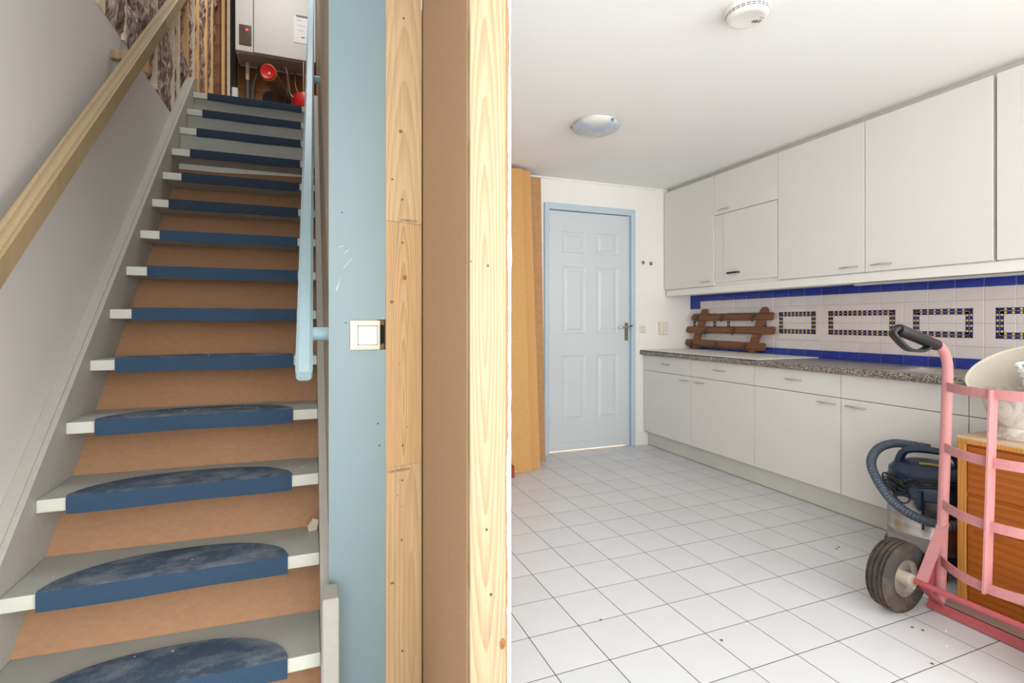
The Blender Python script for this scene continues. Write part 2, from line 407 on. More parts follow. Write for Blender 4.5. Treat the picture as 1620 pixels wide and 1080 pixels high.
# right wall, with a window opening out of view near the camera
rw = bmesh.new()
box(rw, XR, XR + .1, -.6, YB, 0, ZC); box(rw, XR, XR + .1, YR, -3.15, 0, ZC); box(rw, XR, XR + .1, -3.15, -.6, 0, .6); box(rw, XR, XR + .1, -3.15, -.6, 2.1, ZC)
wall_right = struct('wall_right', rw, M['white_wall'], 'white wall behind the cabinets with tiled splashback')
# wall behind the camera with a wide window
rr = bmesh.new()
box(rr, XW, XR, YR - .1, YR, 0, .38); box(rr, XW, XR, YR - .1, YR, 2.22, ZC); box(rr, XW, -.62, YR - .1, YR, .38, 2.22); box(rr, 3.12, XR, YR - .1, YR, .38, 2.22)
struct('wall_rear', rr, M['white_wall'], 'white wall behind the camera')
wf = bmesh.new()
for x in (-.62, .6, 1.85, 3.07): box(wf, x, x + .05, YR - .09, YR - .03, .38, 2.22)
box(wf, -.62, 3.12, YR - .09, YR - .03, .38, .43); box(wf, -.62, 3.12, YR - .09, YR - .03, 2.17, 2.22)
struct('window_1', wf, M['plastic_white'], 'wide white window frame behind the camera')
wf = bmesh.new()
for y in (-3.15, -1.9, -.65): box(wf, XR + .03, XR + .09, y, y + .05, .6, 2.1)
box(wf, XR + .03, XR + .09, -3.15, -.6, .6, .65); box(wf, XR + .03, XR + .09, -3.15, -.6, 2.05, 2.1)
struct('window_2', wf, M['plastic_white'], 'white side window frame out of view')

wf = bmesh.new()
for y in (-3.5, -2.12, -.75): box(wf, XW - .09, XW - .03, y, y + .05, .6, 2.2)
box(wf, XW - .09, XW - .03, -3.5, -.7, .6, .65); box(wf, XW - .09, XW - .03, -3.5, -.7, 2.15, 2.2)
struct('added_window', wf, M['plastic_white'], 'white window frame out of view, added in the hall for the cabinet light')  # unseen frame, added to go with the left fill lamp

# stairwell: side wall, landing floor, far wall, roof with a skylight opening
sw = bmesh.new(); box(sw, XS, XS + .05, 1.552, 5.34, 0, 4.9)
struct('wall_stair', sw, M['wallwood'], 'weathered wooden wall on the right of the stairs')
lf = bmesh.new(); box(lf, XW - .1, XS, 4.06, 5.3, 2.60, 2.712); struct('floor_landing', lf, M['board_brown'], 'board floor of the upper landing')
lw = bmesh.new(); box(lw, XW - .1, XS + .05, 5.28, 5.36, 2.5, 4.9)
struct('wall_landing', lw, M['board_brown'], 'brown board wall behind the boiler')
hw = bmesh.new(); box(hw, XW - .1, XS + .02, 1.16, 1.22, ZC, 4.9); struct('wall_stairwell_front', hw, M['panel_white'], 'upper wall of the stairwell above the hall ceiling')
sr = bmesh.new()
box(sr, XW - .2, XS + .1, 1.1, 2.8, 4.8, 4.9); box(sr, XW - .2, XS + .1, 4.4, 5.4, 4.8, 4.9)
box(sr, XW - .2, -.66, 2.8, 4.4, 4.8, 4.9); box(sr, .04, XS + .1, 2.8, 4.4, 4.8, 4.9)
struct('ceiling_stairwell', sr, M['panel_white'], 'sloping roof lining with skylight above the stairs')
# lobby beyond the door, so the gap under the door glows
lb = bmesh.new()
box(lb, 1.1, 1.2, YB + .1, 5.6, 0, 2.4); box(lb, 3.2, 3.3, YB + .1, 5.6, 0, 2.4); box(lb, 1.1, 3.3, 5.6, 5.7, 0, 2.4); box(lb, 1.1, 3.3, YB + .1, 5.7, 2.4, 2.5)
struct('wall_lobby', lb, M['white_wall'], 'lit lobby beyond the closed door')

# ------------------------------------------------------------------ door
door = tag(thing('door_1', (2.29, YB, 0), 'pale blue six-panel door in a light blue frame', 'door'), kind='structure')
del door['category']
fr = bmesh.new()
for (a, bx) in ((1.843, 1.888), (2.700, 2.745)): box(fr, a, bx, YB - .02, YB + .1, 0, 2.115, .003)
box(fr, 1.888, 2.700, YB - .02, YB + .1, 2.062, 2.115, .003)
fo = obj('door_frame', fr, M['frame_blue'], door)
st = bmesh.new(); box(st, 2.682, 2.700, YB + .012, YB + .08, 0, 2.062); box(st, 1.888, 2.700, YB + .035, YB + .08, 2.045, 2.062)
obj('door_stop', st, M['frame_blue'], fo)
# leaf: stiles and rails around six fielded panels
px = [(2.020, 2.243), (2.352, 2.575)]; pz = [(.255, .825), (1.010, 1.588), (1.702, 1.888)]
x0, x1, z0, z1 = 1.892, 2.679, .016, 2.057
lfm = bmesh.new()
yf, yb2 = YB + .004, YB + .042
xs = [x0, px[0][0], px[0][1], px[1][0], px[1][1], x1]; zs = [z0, pz[0][0], pz[0][1], pz[1][0], pz[1][1], pz[2][0], pz[2][1], z1]
for i in range(5):
    for k in range(7):
        if i in (1, 3) and k in (1, 3, 5): continue
        box(lfm, xs[i], xs[i + 1], yf, yb2, zs[k], zs[k + 1])
bmesh.ops.remove_doubles(lfm, verts=lfm.verts, dist=1e-5)
leaf = obj('door_leaf', lfm, M['door_blue'], door)
for a, c in px:
    for e, f in pz:
        p = bmesh.new()
        loops = []
        for ins, dy in ((0, 0), (.012, .007), (.03, .007), (.046, .001)):
            loops.append([p.verts.new(q) for q in ((a + ins, yf + dy, e + ins), (c - ins, yf + dy, e + ins), (c - ins, yf + dy, f - ins), (a + ins, yf + dy, f - ins))])
        for u, v in zip(loops[:-1], loops[1:]):
            for i in range(4): p.faces.new((u[i], u[(i + 1) % 4], v[(i + 1) % 4], v[i]))
        p.faces.new(loops[-1]); bmesh.ops.recalc_face_normals(p, faces=p.faces)
        obj('door_panel', p, M['door_blue'], leaf)
k = bmesh.new(); box(k, x0, x1, YB - .002, YB + .004, .018, .082, .002); obj('weather_strip', k, M['door_blue'], leaf)
for z in (.25, 1.06, 1.905):
    h_ = bmesh.new()
    for q in range(3): lathe(h_, [(0, 0), (.006, 0), (.006, .027), (0, .027)], (1.889, YB - .004, z - .042 + q * .028), n=10)
    obj('hinge', h_, M['brass'], door, True)
k = bmesh.new(); box(k, 2.642, 2.676, YB - .004, YB + .005, .945, 1.105, .003); hp = obj('handle_plate', k, M['brass'], leaf)
k = bmesh.new(); tube(k, [(2.659, YB, 1.068), (2.659, YB - .045, 1.068)], .008); tube(k, spline([(2.664, YB - .045, 1.068), (2.62, YB - .048, 1.066), (2.575, YB - .046, 1.062), (2.555, YB - .03, 1.060)], 5), .008)
obj('door_lever', k, M['chrome'], leaf, True)
k = bmesh.new(); tube(k, [(2.668, YB - .01, 1.07), (2.70, YB - .035, 1.075)], .006); lathe(k, [(.010, -.002), (.010, .002)], (2.708, YB - .03, 1.088), (0.3, 1, 0), 10); obj('key', k, M['rack_iron'], leaf)

# ------------------------------------------------------------------ staircase
RISE, GO, Y0 = .1942, .1956, 1.288
XL, XT = -.765, .029
nose = lambda k: Y0 + GO * k
stairs = thing('staircase', (-.37, 1.45, 0), 'grey painted closed staircase with brown hardboard risers', 'staircase')
for k in range(1, 15):
    z = RISE * k; y = nose(k)
    back = y + GO + .068 if k < 14 else y + .10
    t = bmesh.new(); box(t, XL, XT, y, back, z - .040, z, .004, 2)
    o = obj('tread', t, [M['stair'], M['stair_nose']], stairs)
    for p in o.data.polygons:
        if p.normal.y < -.6: p.material_index = 1
    r = bmesh.new()
    if k < 12:      # hardboard leaning back behind the open treads
        zl_, zh_ = z - RISE + .0003, z - .040
        pl = [(XL, y + .060, zl_), (XT, y + .026, zl_), (XT, y + .026 + .155, zh_), (XL, y + .060 + .155, zh_)]
        f = [r.verts.new(p) for p in pl]; g_ = [r.verts.new((p[0], p[1] + .006, p[2])) for p in pl]
        r.faces.new(f); r.faces.new(g_[::-1])
        for i in range(4): r.faces.new((f[i], g_[i], g_[(i + 1) % 4], f[(i + 1) % 4]))
        bmesh.ops.recalc_face_normals(r, faces=r.faces)
    else:
        box(r, XL, XT, y + .020, y + .030, z - RISE - .002, z - .039)
    obj('riser', r, M['riser'] if k < 12 else M['stair'], stairs)
lt = bmesh.new(); box(lt, XL + .002, XT, nose(11) + .17, nose(11) + .19, RISE * 11 - .075, RISE * 11 - .041); obj('riser_lath', lt, M['stair_nose'], stairs)
nz_ = lambda y: RISE * (y - Y0) / GO
def stringer(xa, xb, top, m_):
    s_ = bmesh.new()
    prism(s_, [(1.42, 0), (1.42, nz_(1.42) + top), (4.07, nz_(4.07) + top), (4.16, nz_(4.16) + .02), (4.16, nz_(4.16) - .4), (1.75, 0)], 'x', xa, xb)
    return obj('stringer', s_, m_, stairs)
s1 = stringer(XW + .001, XL, .066, M['stringer'])
gb = bmesh.new(); prism(gb, [(1.40, nz_(1.40) + .066), (1.40, nz_(1.40) + .074), (4.05, nz_(4.05) + .074), (4.05, nz_(4.05) + .066)], 'x', XW + .001, XL - .016)
obj('moulding', gb, M['stringer'], s1)
stringer(XT, XS - .001, .066, M['stringer'])
nb = bmesh.new(); box(nb, .031, .074, 1.415, 1.50, 0, .372, .003); obj('newel_block', nb, M['stringer'], stairs)

# blue half-moon pads wrapped over the nosings
ords = ['first', 'second', 'third', 'fourth', 'fifth', 'sixth', 'seventh', 'eighth', 'ninth', 'tenth', 'eleventh', 'twelfth', 'thirteenth', 'top']
for k in range(1, 15):
    z = RISE * k; y = nose(k); th = .007
    xa, xb = -.686 + random.uniform(-.004, .004) + (.014 if k > 9 else 0), -.060 + random.uniform(-.004, .004)
    cm_ = bmesh.new(); N = 44; rows = []
    depth = .166
    for i in range(N + 1):
        t = i / N; x = xa + (xb - xa) * t
        d = .012 + (depth - .012) * max(0, 1 - abs(2 * t - 1) ** 2.5) ** 0.62
        sag = .0015 * math.sin(9 * t + k)
        rows.append([(x, y + .004, z - .047 + sag), (x, y - th, z - .048 + sag), (x, y - th, z - .004), (x, y - th * .6, z + th * .6), (x, y + .004, z + th),
                     (x, y + d * .5, z + th), (x, y + d - .003, z + th), (x, y + d, z + th * .5), (x, y + d, z), (x, y + .004, z + .0005)])
    V = [[cm_.verts.new(p) for p in r] for r in rows]
    for a, c in zip(V[:-1], V[1:]):
        for q in range(9): cm_.faces.new((a[q], a[q + 1], c[q + 1], c[q]))
    cm_.faces.new(V[0]); cm_.faces.new(V[-1][::-1])
    bmesh.ops.recalc_face_normals(cm_, faces=cm_.faces)
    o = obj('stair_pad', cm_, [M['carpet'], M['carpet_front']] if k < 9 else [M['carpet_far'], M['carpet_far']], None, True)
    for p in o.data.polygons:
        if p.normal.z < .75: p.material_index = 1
    tag(o, f'blue half-moon carpet pad on the {ords[k-1]} step' + (' from the bottom' if k < 14 else ' of the stairs'), 'stair pad', 'blue stair pads')

# handrails
def rail_profile(bm, p0, p1, w_, h_, bev):
    """straight rail of rectangular section rising along p0 -> p1"""
    p0, p1 = Vector(p0), Vector(p1); d = (p1 - p0).normalized(); s = d.cross(Vector((0, 0, 1))).normalized(); u = s.cross(d)
    sec = [(-w_ / 2 + bev, -h_ / 2), (w_ / 2 - bev, -h_ / 2), (w_ / 2, -h_ / 2 + bev), (w_ / 2, h_ / 2 - bev), (w_ / 2 - bev, h_ / 2), (-w_ / 2 + bev, h_ / 2), (-w_ / 2, h_ / 2 - bev), (-w_ / 2, -h_ / 2 + bev)]
    rings = []
    for t, sc in ((0, .84), (.003, 1), (1 - .002, 1), (1, .9)):
        c = p0 + (p1 - p0) * t
        rings.append([bm.verts.new(c + s * a * sc + u * b_ * sc) for a, b_ in sec])
    for a, c in zip(rings[:-1], rings[1:]):
        for i in range(8): bm.faces.new((a[i], a[(i + 1) % 8], c[(i + 1) % 8], c[i]))
    bm.faces.new(rings[0][::-1]); bm.faces.new(rings[-1]); bmesh.ops.recalc_face_normals(bm, faces=bm.faces)
    return bm
hr = thing('handrail', (-.722, 2.4, 1.9), 'weathered bare timber handrail on the pale stair wall', 'handrail')
zl = lambda y: 1.192 + (y - 1.549) * .9555 + .042
obj('rail', rail_profile(bmesh.new(), (-.722, 1.1, zl(1.1)), (-.722, 4.2, zl(4.2)), .052, .060, .004), M['oldwood'], hr)
for y in (1.35, 2.66, 3.9):
    k = bmesh.new(); box(k, XW, -.74, y - .02, y + .02, zl(y) - .03, zl(y) + .008, .003); obj('bracket', k, M['oldwood'], hr)
hb = thing('handrail', (-.015, 1.5, .95), 'light blue painted handrail on the right side of the stairs', 'handrail')
zr = lambda y: .962 + (y - 1.50) * .972
xr_ = lambda y: -.0155 + (y - 1.5) * .0095
obj('rail', rail_profile(bmesh.new(), (xr_(1.5), 1.5, zr(1.5)), (xr_(4.5), 4.5, zr(4.5)), .046, .046, .009), M['rail_blue'], hb, True)
for y in (1.63, 3.12):
    k = bmesh.new(); tube(k, [(xr_(y), y, zr(y) - .012), (XS, y, zr(y) - .012)], .021, 18); obj('bracket', k, M['rail_blue'], hb, True)

# ------------------------------------------------------------------ partition end
pb = bmesh.new()
box(pb, .051, .213, 1.53, 1.552, 0, 1.030); box(pb, .051, .213, 1.53, 1.552, 1.120, ZC); box(pb, .051, .188, 1.53, 1.552, 1.030, 1.120)
part = struct('wall_partition', pb, M['partition_blue'], 'light blue painted board on the end of the partition')
k = bmesh.new(); box(k, .12, .24, 1.566, 1.58, 1.0, 1.15); obj('cut_out_back', k, M['mdf'], part)
k = bmesh.new(); lathe(k, [(0, 0), (.036, 0), (.036, .002), (0, .002)], (.190, 1.564, 1.075), (0, -1, 0), 8); obj('cut_out_hole', k, M['dark'], part)
for x, z in ((.088, 1.431), (.098, 1.110), (.19, .81), (.195, .745)):
    k = bmesh.new(); lathe(k, [(.0025, 0), (.0025, .0006), (0, .0006)], (x, 1.53, z), (0, -1, 0), 8); obj('nail_hole', k, M['grout'] if z > 1 else M['dark'], part)
for x0_, z0_, dx_, dz_ in ((.092, 1.31, .012, .012), (.098, 1.318, .010, .006), (.10, 1.28, .018, .020), (.092, 1.268, .008, .012), (.074, 1.205, .009, .034), (.071, 1.20, .004, .020), (.080, 1.33, .012, .004)):
    k = bmesh.new(); tube(k, [(x0_, 1.5299, z0_), (x0_ + dx_ * .5, 1.5299, z0_ + dz_ * .55), (x0_ + dx_, 1.5299, z0_ + dz_)], .0006, 5); obj('scratch', k, M['plastic_white'], part)
# switch
sp = thing('light_switch', (.153, 1.53, 1.03), 'square cream light switch on the blue board', 'switch')
obj('face_plate', B(.110, .196, 1.5215, 1.53, 1.031, 1.117, .002, 2), M['plastic_cream'], sp)
obj('bezel', B(.124, .193, 1.517, 1.5215, 1.036, 1.104, .002, 2), M['plastic_cream'], sp)
obj('rocker_gap', B(.1305, .1875, 1.5166, 1.517, 1.0445, 1.1015), M['dark'], sp)
rk = obj('rocker', B(.1315, .1865, 1.5115, 1.517, 1.0455, 1.1005, .003, 2), M['plastic_white'], sp)
k = bmesh.new(); lathe(k, [(.0045, 0), (.0045, .001), (.0025, .001), (.002, .0002), (0, .0002)], (.154, 1.5215, 1.110), (0, -1, 0), 14); obj('screw_cap', k, M['plastic_white'], sp)
k = bmesh.new(); box(k, .144, .162, 1.5212, 1.5216, 1.036, 1.0395); obj('dirt_slot', k, M['ink'], sp)

def grain_pieces(parent, face_y, knots, screws):
    for x, z, rx, rz in knots:
        k = bmesh.new()
        lathe(k, [(1, 0), (.9, .0003), (.45, .0005), (0, .0005)], (0, 0, 0), (0, -1, 0), 18)
        for v in k.verts: v.co = Vector((x + v.co.x * rx, face_y + v.co.y, z + v.co.z * rz))
        obj('knot', k, M['knot'], parent)
    for x, z in screws:
        k = bmesh.new(); lathe(k, [(.0032, 0), (.0032, .0005), (0, .0003)], (x, face_y, z), (0, -1, 0), 10); obj('screw', k, M['screw'], parent)
# pine stud 1: three finger-jointed lengths
ps = thing('pine_stud', (.267, 1.55, 0), 'finger-jointed pine stud with stamped joints beside the blue board', 'stud')
yf = 1.525
za, zb_ = 1.4155, 1.4085          # upper joint left/right
zc, zd = .675, .683               # lower joint
for pts, mm in (([(.213, zc), (.213, 0), (.3205, 0), (.3205, zd)], 'pine_a3'), ([(.213, zc + .0008), (.3205, zd + .0008), (.3205, zb_), (.213, za)], 'pine_a2'), ([(.213, za + .0009), (.3205, zb_ + .0009), (.3205, ZC), (.213, ZC)], 'pine_a')):
    k = bmesh.new(); prism(k, pts, 'y', yf, yf + .06); obj('plank', k, M[mm], ps)
sc = 1.525 / 1.53
grain_pieces(ps, yf, [(.2575, 1.687, .006, .006), (.269, 1.247, .007, .0075), (.231, 1.173, .006, .005), (.252, .986, .0022, .002), (.277, .795, .0025, .002), (.232, .33, .007, .004), (.260, .455, .003, .005), (.254, .635, .0015, .0015), (.247, .59, .003, .0015), (.262, .555, .002, .0015)],
             [(.266, 2.03), (.262, 1.482), (.232, 1.54), (.263, 1.352), (.263, .74), (.262, .635), (.262, .12)])
F = Matrix.Rotation(PI / 2, 4, 'X')
lettering('stamp', 'L 07 MMM LM TT', .0115, M['ink'], ps, Matrix.Translation((.281, yf - .0004, 1.4185)) @ Matrix.Rotation(.045, 4, 'Y') @ F, .62)
lettering('stamp', '13 DAY WAND/C24 R', .0125, M['ink'], ps, Matrix.Translation((.251, yf - .0004, .6655)) @ Matrix.Rotation(-.06, 4, 'Y') @ F, .55)
# brown lining panel between the studs
tag(obj('lining_panel', B(.3255, .345, 1.068, 1.54, 0, ZC), M['mdf']), 'plain brown fibreboard panel between the two pine studs', 'panel')
# pine stud 2
p2 = thing('pine_stud', (.37, 1.09, 0), 'broad pale pine stud nearest the kitchen', 'stud')
obj('plank', B(.3275, .4115, 1.050, 1.130, 0, ZC, .0015), M['pine_b'], p2)
grain_pieces(p2, 1.05, [(.4035, .395, .0075, .013), (.330, 1.245, .002, .002)], [(.369, 1.237), (.366, .655), (.376, .51)])
k = bmesh.new(); lathe(k, [(.004, 0), (.003, .002), (0, .002)], (.3275, 1.054, .571), (-1, -.6, 0), 8); obj('knot', k, M['knot'], p2)
# plasterboard with torn front edge
pbd = thing('plasterboard', (.42, 1.06, 0), 'white plasterboard sheet with a torn ragged edge', 'plasterboard')
k = bmesh.new(); box(k, .4120, .4215, 1.058, 1.4, 0, ZC); obj('paper_face', k, M['paper'], pbd)
k = bmesh.new(); N = 330; prev = None
for i in range(N + 1):
    z = ZC * i / N
    a = noise.noise((z * 7, 1.3, 0)) * .0030 + noise.noise((z * 38, 4.1, 0)) * .0034 + noise.noise((z * 110, 2.1, 0)) * .0018
    big = .004 * math.exp(-((z - 2.0) / .16) ** 2) - .003 * math.exp(-((z - 1.75) / .1) ** 2) + .004 * math.exp(-((z - 1.27) / .03) ** 2)
    bX = .4200 + a * .7 + (-.0035 if .2 < z < .85 else 0) * (0.7 + .3 * noise.noise((z * 5, 0, 2))) - big * .8
    cY = 1.060 + noise.noise((z * 30, 7, 3)) * .0035 - big * 1.2
    ring = [k.verts.new(p) for p in ((bX, 1.0572, z), (.4265, cY - .002, z), (.4295, cY + .003, z), (.4295, YB, z), (.4205, YB, z))]
    if prev:
        for q in range(4): k.faces.new((prev[q], prev[q + 1], ring[q + 1], ring[q]))
    prev = ring
bmesh.ops.recalc_face_normals(k, faces=k.faces)
obj('gypsum_core', k, M['gypsum'], pbd)

# ================================================================== UPPER LANDING
m, n, l, b = base_mat('mineral_wool', 0.95, 0, 0.1)
tc = n.new('ShaderNodeTexCoord'); mp = n.new('ShaderNodeMapping'); mp.inputs['Scale'].default_value = (3, 14, 6); mp.inputs['Rotation'].default_value = (.6, 0, 0)
l.new(tc.outputs['Object'], mp.inputs['Vector'])
nz1 = n.new('ShaderNodeTexNoise'); nz1.inputs['Scale'].default_value = 1.6; nz1.inputs['Detail'].default_value = 8; nz1.inputs['Distortion'].default_value = 1.5
l.new(mp.outputs['Vector'], nz1.inputs['Vector'])
cr = n.new('ShaderNodeValToRGB'); e = cr.color_ramp.elements
e[0].position = .34; e[0].color = C(104, 78, 66); e[1].position = .64; e[1].color = C(226, 212, 204)
q = e.new(.5); q.color = C(176, 150, 138)
l.new(nz1.outputs['Fac'], cr.inputs['Fac']); l.new(cr.outputs['Color'], b.inputs['Base Color'])
add_bump(n, l, b, 6.0, 0.9, 0.02, mp.outputs['Vector'], 8)
M['wool'] = m
k = bmesh.new(); NY, NZ = 260, 170; G = []
for i in range(NY + 1):
    y = 1.3 + 3.98 * i / NY; col = []
    for j in range(NZ + 1):
        z = 2.40 + 2.4 * j / NZ
        p = Vector((y * 5.0 + z * 2.0, z * 3.0 - y * 1.2, 0))
        d = noise.fractal(p, 1.0, 2.0, 5) * .028 + noise.noise(p * 5.5) * .012 + abs(noise.noise((y * 14 + z * 6, z * 9, 5))) * .02
        xx_ = XW - .010 + d
        if z < max(2.45, RISE * (y - 1.288) / GO + .10): xx_ = min(xx_, XW - .003)
        col.append(k.verts.new((xx_, y, z)))
    G.append(col)
for a, c in zip(G[:-1], G[1:]):
    for j in range(NZ): k.faces.new((a[j], c[j], c[j + 1], a[j + 1]))
bmesh.ops.recalc_face_normals(k, faces=k.faces)
tag(obj('insulation', k, M['wool'], None, True), 'crumpled brown mineral wool exposed above the stair wall', 'insulation', None, 'stuff')
bt = [(2.12, .04, 2.39, 0, 'second'), (2.80, .026, 2.42, 1, ''), (3.16, .020, 2.44, 0, ''), (3.32, .016, 2.42, 1, ''), (3.70, .014, 2.43, 1, ''), (3.83, .034, 2.42, 1, ''), (4.09, .020, 2.72, 0, ''), (4.30, .018, 2.62, 1, ''), (4.45, .028, 2.60, 0, ''), (4.79, .030, 2.6, 0, ''), (5.06, .030, 2.6, 0, '')]
bl = ['partly hidden by the upper left edge of the wall panel', 'standing above the wall panel left of the handrail', 'crossing behind the handrail with a brown edge', 'just right of where the handrail crosses', 'thin and pale in the middle of the wool', 'widest and palest in the wool', 'short with an orange edge near the stringer top', 'slim and pale behind the top steps', 'bright orange beside the top steps', 'second orange one before the corner', 'nearest the white post by the boiler']
for (y, wd, zz, pale, _), lab in zip(bt, bl):
    k = bmesh.new(); box(k, XW - .05, XW + .012, y - wd / 2, y + wd / 2, zz, 4.8, .002)
    tag(obj('batten', k, M['batten_pale'] if pale else M['batten']), 'vertical timber batten ' + lab, 'batten', 'battens over the insulation')
k = bmesh.new(); box(k, XW - .04, XW + .004, 2.50, 2.58, 2.418, 2.50, .003); tag(obj('wood_offcut', k, M['batten_pale']), 'small pale wood offcut on top of the wall panel', 'offcut')
k = bmesh.new(); box(k, -.716, -.690, 5.20, 5.28, 2.712, 4.8, .002); tag(obj('corner_post', k, M['batten_pale']), 'slim white post left of the boiler', 'post')
for x in (-.752,):
    k = bmesh.new(); box(k, x - .014, x + .014, 5.23, 5.28, 2.712, 4.8, .002); tag(obj('batten', k, M['batten']), 'brown corner batten ' + ('in the corner behind the stairs' if x < -.78 else 'between corner and white post'), 'batten', 'battens over the insulation')
k = bmesh.new(); box(k, -.685, -.64, 5.20, 5.27, 2.712, 4.8); tag(obj('recess_shade_panel', k, M['dark']), 'dark panel standing for the shade in the gap between white post and boiler', 'board')  # shade of the recess put in as a dark panel

# boiler
bo = thing('boiler', (-.2, 5.13, 3.53), 'white wall-hung boiler above the top of the stairs', 'boiler')
obj('casing', B(-.624, -.478, 5.0, 5.27, 3.53, 4.36, .006, 2), M['boiler'], bo)
obj('front_panel', B(-.474, .052, 4.992, 5.27, 3.53, 4.36, .006, 2), M['boiler'], bo)
obj('underside', B(-.612, .050, 5.02, 5.262, 3.519, 3.531), M['boiler_under'], bo)
k = bmesh.new(); box(k, -.612, -.600, 5.02, 5.262, 3.512, 3.52); box(k, -.612, .05, 5.25, 5.262, 3.508, 3.52); obj('underside_lip', k, M['boiler'], bo)
wn = obj('display_window', B(-.592, -.492, 4.993, 5.002, 3.585, 3.765, .003), M['smoked'], bo)
obj('status_lamp', B(-.537, -.522, 4.990, 4.994, 3.715, 3.730), M['red_led'], wn)
ppr = obj('service_sheet', B(-.140, -.01, 4.988, 4.992, 3.685, 3.925), M['paper_white'], bo)
obj('sheet_clip', B(-.118, -.02, 4.984, 4.989, 3.925, 3.940), M['grey_pipe'], ppr)
for i, (xx, ww) in enumerate(((-.09, .05), (-.075, .07), (-.08, .045), (-.06, .03))):
    obj('print_line', B(xx - ww / 2, xx + ww / 2, 4.9872, 4.988, 3.89 - i * .045 - (.02 if i == 3 else 0), 3.892 - i * .045 - (.02 if i == 3 else 0) + (.006 if i == 3 else 0)), M['ink'], ppr)
# pipes below it
def pipe(name, pts, r, mm, label, group=None, cat='pipe'):
    k = bmesh.new(); tube(k, pts, r, 14); return tag(obj(name, k, M[mm], None, True), label, cat, group)
wp = thing('drain_pipe', (-.54, 5.2, 2.71), 'grey drain pipe with white upper end under the boiler', 'pipe')
k = bmesh.new(); tube(k, [(-.545, 5.2, 2.712), (-.545, 5.2, 3.36)], .020, 14); obj('lower_pipe', k, M['grey_pipe'], wp, True)
k = bmesh.new(); tube(k, [(-.545, 5.2, 3.34), (-.545, 5.2, 3.52)], .017, 14); obj('upper_pipe', k, M['plastic_white'], wp, True)
pipe('flexible_hose', spline([(-.50, 5.2, 2.712), (-.50, 5.2, 3.25), (-.47, 5.18, 3.40), (-.44, 5.2, 3.5)], 6), .012, 'grey_pipe', 'thin grey hose beside the drain pipe')
fl = thing('flue_pipe', (-.33, 5.1, 3.2), 'thick grey flue pipe with a red cap pointing at the viewer', 'pipe')
k = bmesh.new(); p0, p1 = Vector((-.225, 5.20, 3.22)), Vector((-.325, 4.55, 3.175)); tube(k, [p0, p1], .060, 26); obj('pipe_body', k, M['grey_pipe'], fl, True)
d = (p1 - p0).normalized()
k = bmesh.new(); lathe(k, [(.060, -.03), (.064, -.028), (.064, -.006), (.060, -.004)], p1, d, 28); obj('yellow_ring', k, M['yellow_ring'], fl, True)
k = bmesh.new(); lathe(k, [(.062, -.010), (.062, .004), (.056, .008), (.05, .004), (0, .004)], p1, d, 28); cap = obj('red_cap', k, M['red'], fl, True)
k = bmesh.new(); lathe(k, [(.012, 0), (.012, .003), (0, .003)], p1 + d * .0035 + Vector((.012, 0, -.012)), d, 4); obj('cap_label', k, M['paper_white'], cap)
k = bmesh.new(); lathe(k, [(.075, 0), (.07, .006), (0, .006)], (-.35, 5.279, 3.25), (0, -1, 0), 24); tag(obj('wall_opening', k, M['dark']), 'dark round hole in the brown wall behind the flue', 'hole')
pipe('copper_pipe', spline([(-.185, 5.2, 3.52), (-.185, 5.2, 3.36), (-.17, 5.2, 3.28), (-.09, 5.18, 3.17), (-.06, 5.18, 2.72)], 6), .008, 'copper', 'dull pipe bending right below the boiler', 'thin pipes under the boiler')
pipe('copper_pipe', spline([(-.13, 5.2, 3.52), (-.13, 5.2, 3.38), (-.095, 5.2, 3.28), (-.085, 5.2, 3.18), (-.085, 5.2, 2.72)], 6), .009, 'copper', 'dull pipe nearest the red vessel', 'thin pipes under the boiler')
pipe('grey_cable', spline([(-.26, 5.15, 3.50), (-.20, 4.95, 3.40), (-.19, 4.95, 3.22), (-.22, 5.0, 3.1), (-.23, 5.1, 2.8)], 6), .006, 'grey_pipe', 'thin grey cable looping past the flue pipe', None, 'cable')
rv = thing('expansion_vessel', (-.02, 4.95, 2.99), 'red expansion vessel at the head of the stairs', 'vessel')
k = bmesh.new(); lathe(k, [(0, .19), (.06, .188), (.098, .172), (.108, .14), (.108, .03), (.10, .012)], (-.040, 5.0, 3.03), (0, 0, 1), 30); obj('vessel_body', k, M['red'], rv, True)
k = bmesh.new(); lathe(k, [(.110, .0), (.111, .012), (.110, .022), (.10, .024), (0, .0)], (-.040, 5.0, 3.008), (0, 0, 1), 30); obj('vessel_rim', k, M['plastic_white'], rv, True)
k = bmesh.new(); tube(k, [(-.04, 5.0, 2.712), (-.04, 5.0, 3.01)], .012, 10); obj('connection_pipe', k, M['copper'], rv, True)
k = bmesh.new(); tube(k, [(-.055, 5.0, 3.21), (-.055, 5.0, 3.52)], .009, 10); obj('filling_pipe', k, M['copper'], rv, True)
k = bmesh.new(); box(k, -.665, -.615, 5.1, 5.18, 2.712, 3.24, .006); tag(obj('junction_box', k, M['plastic_white']), 'white box at the foot of the brown wall', 'box')

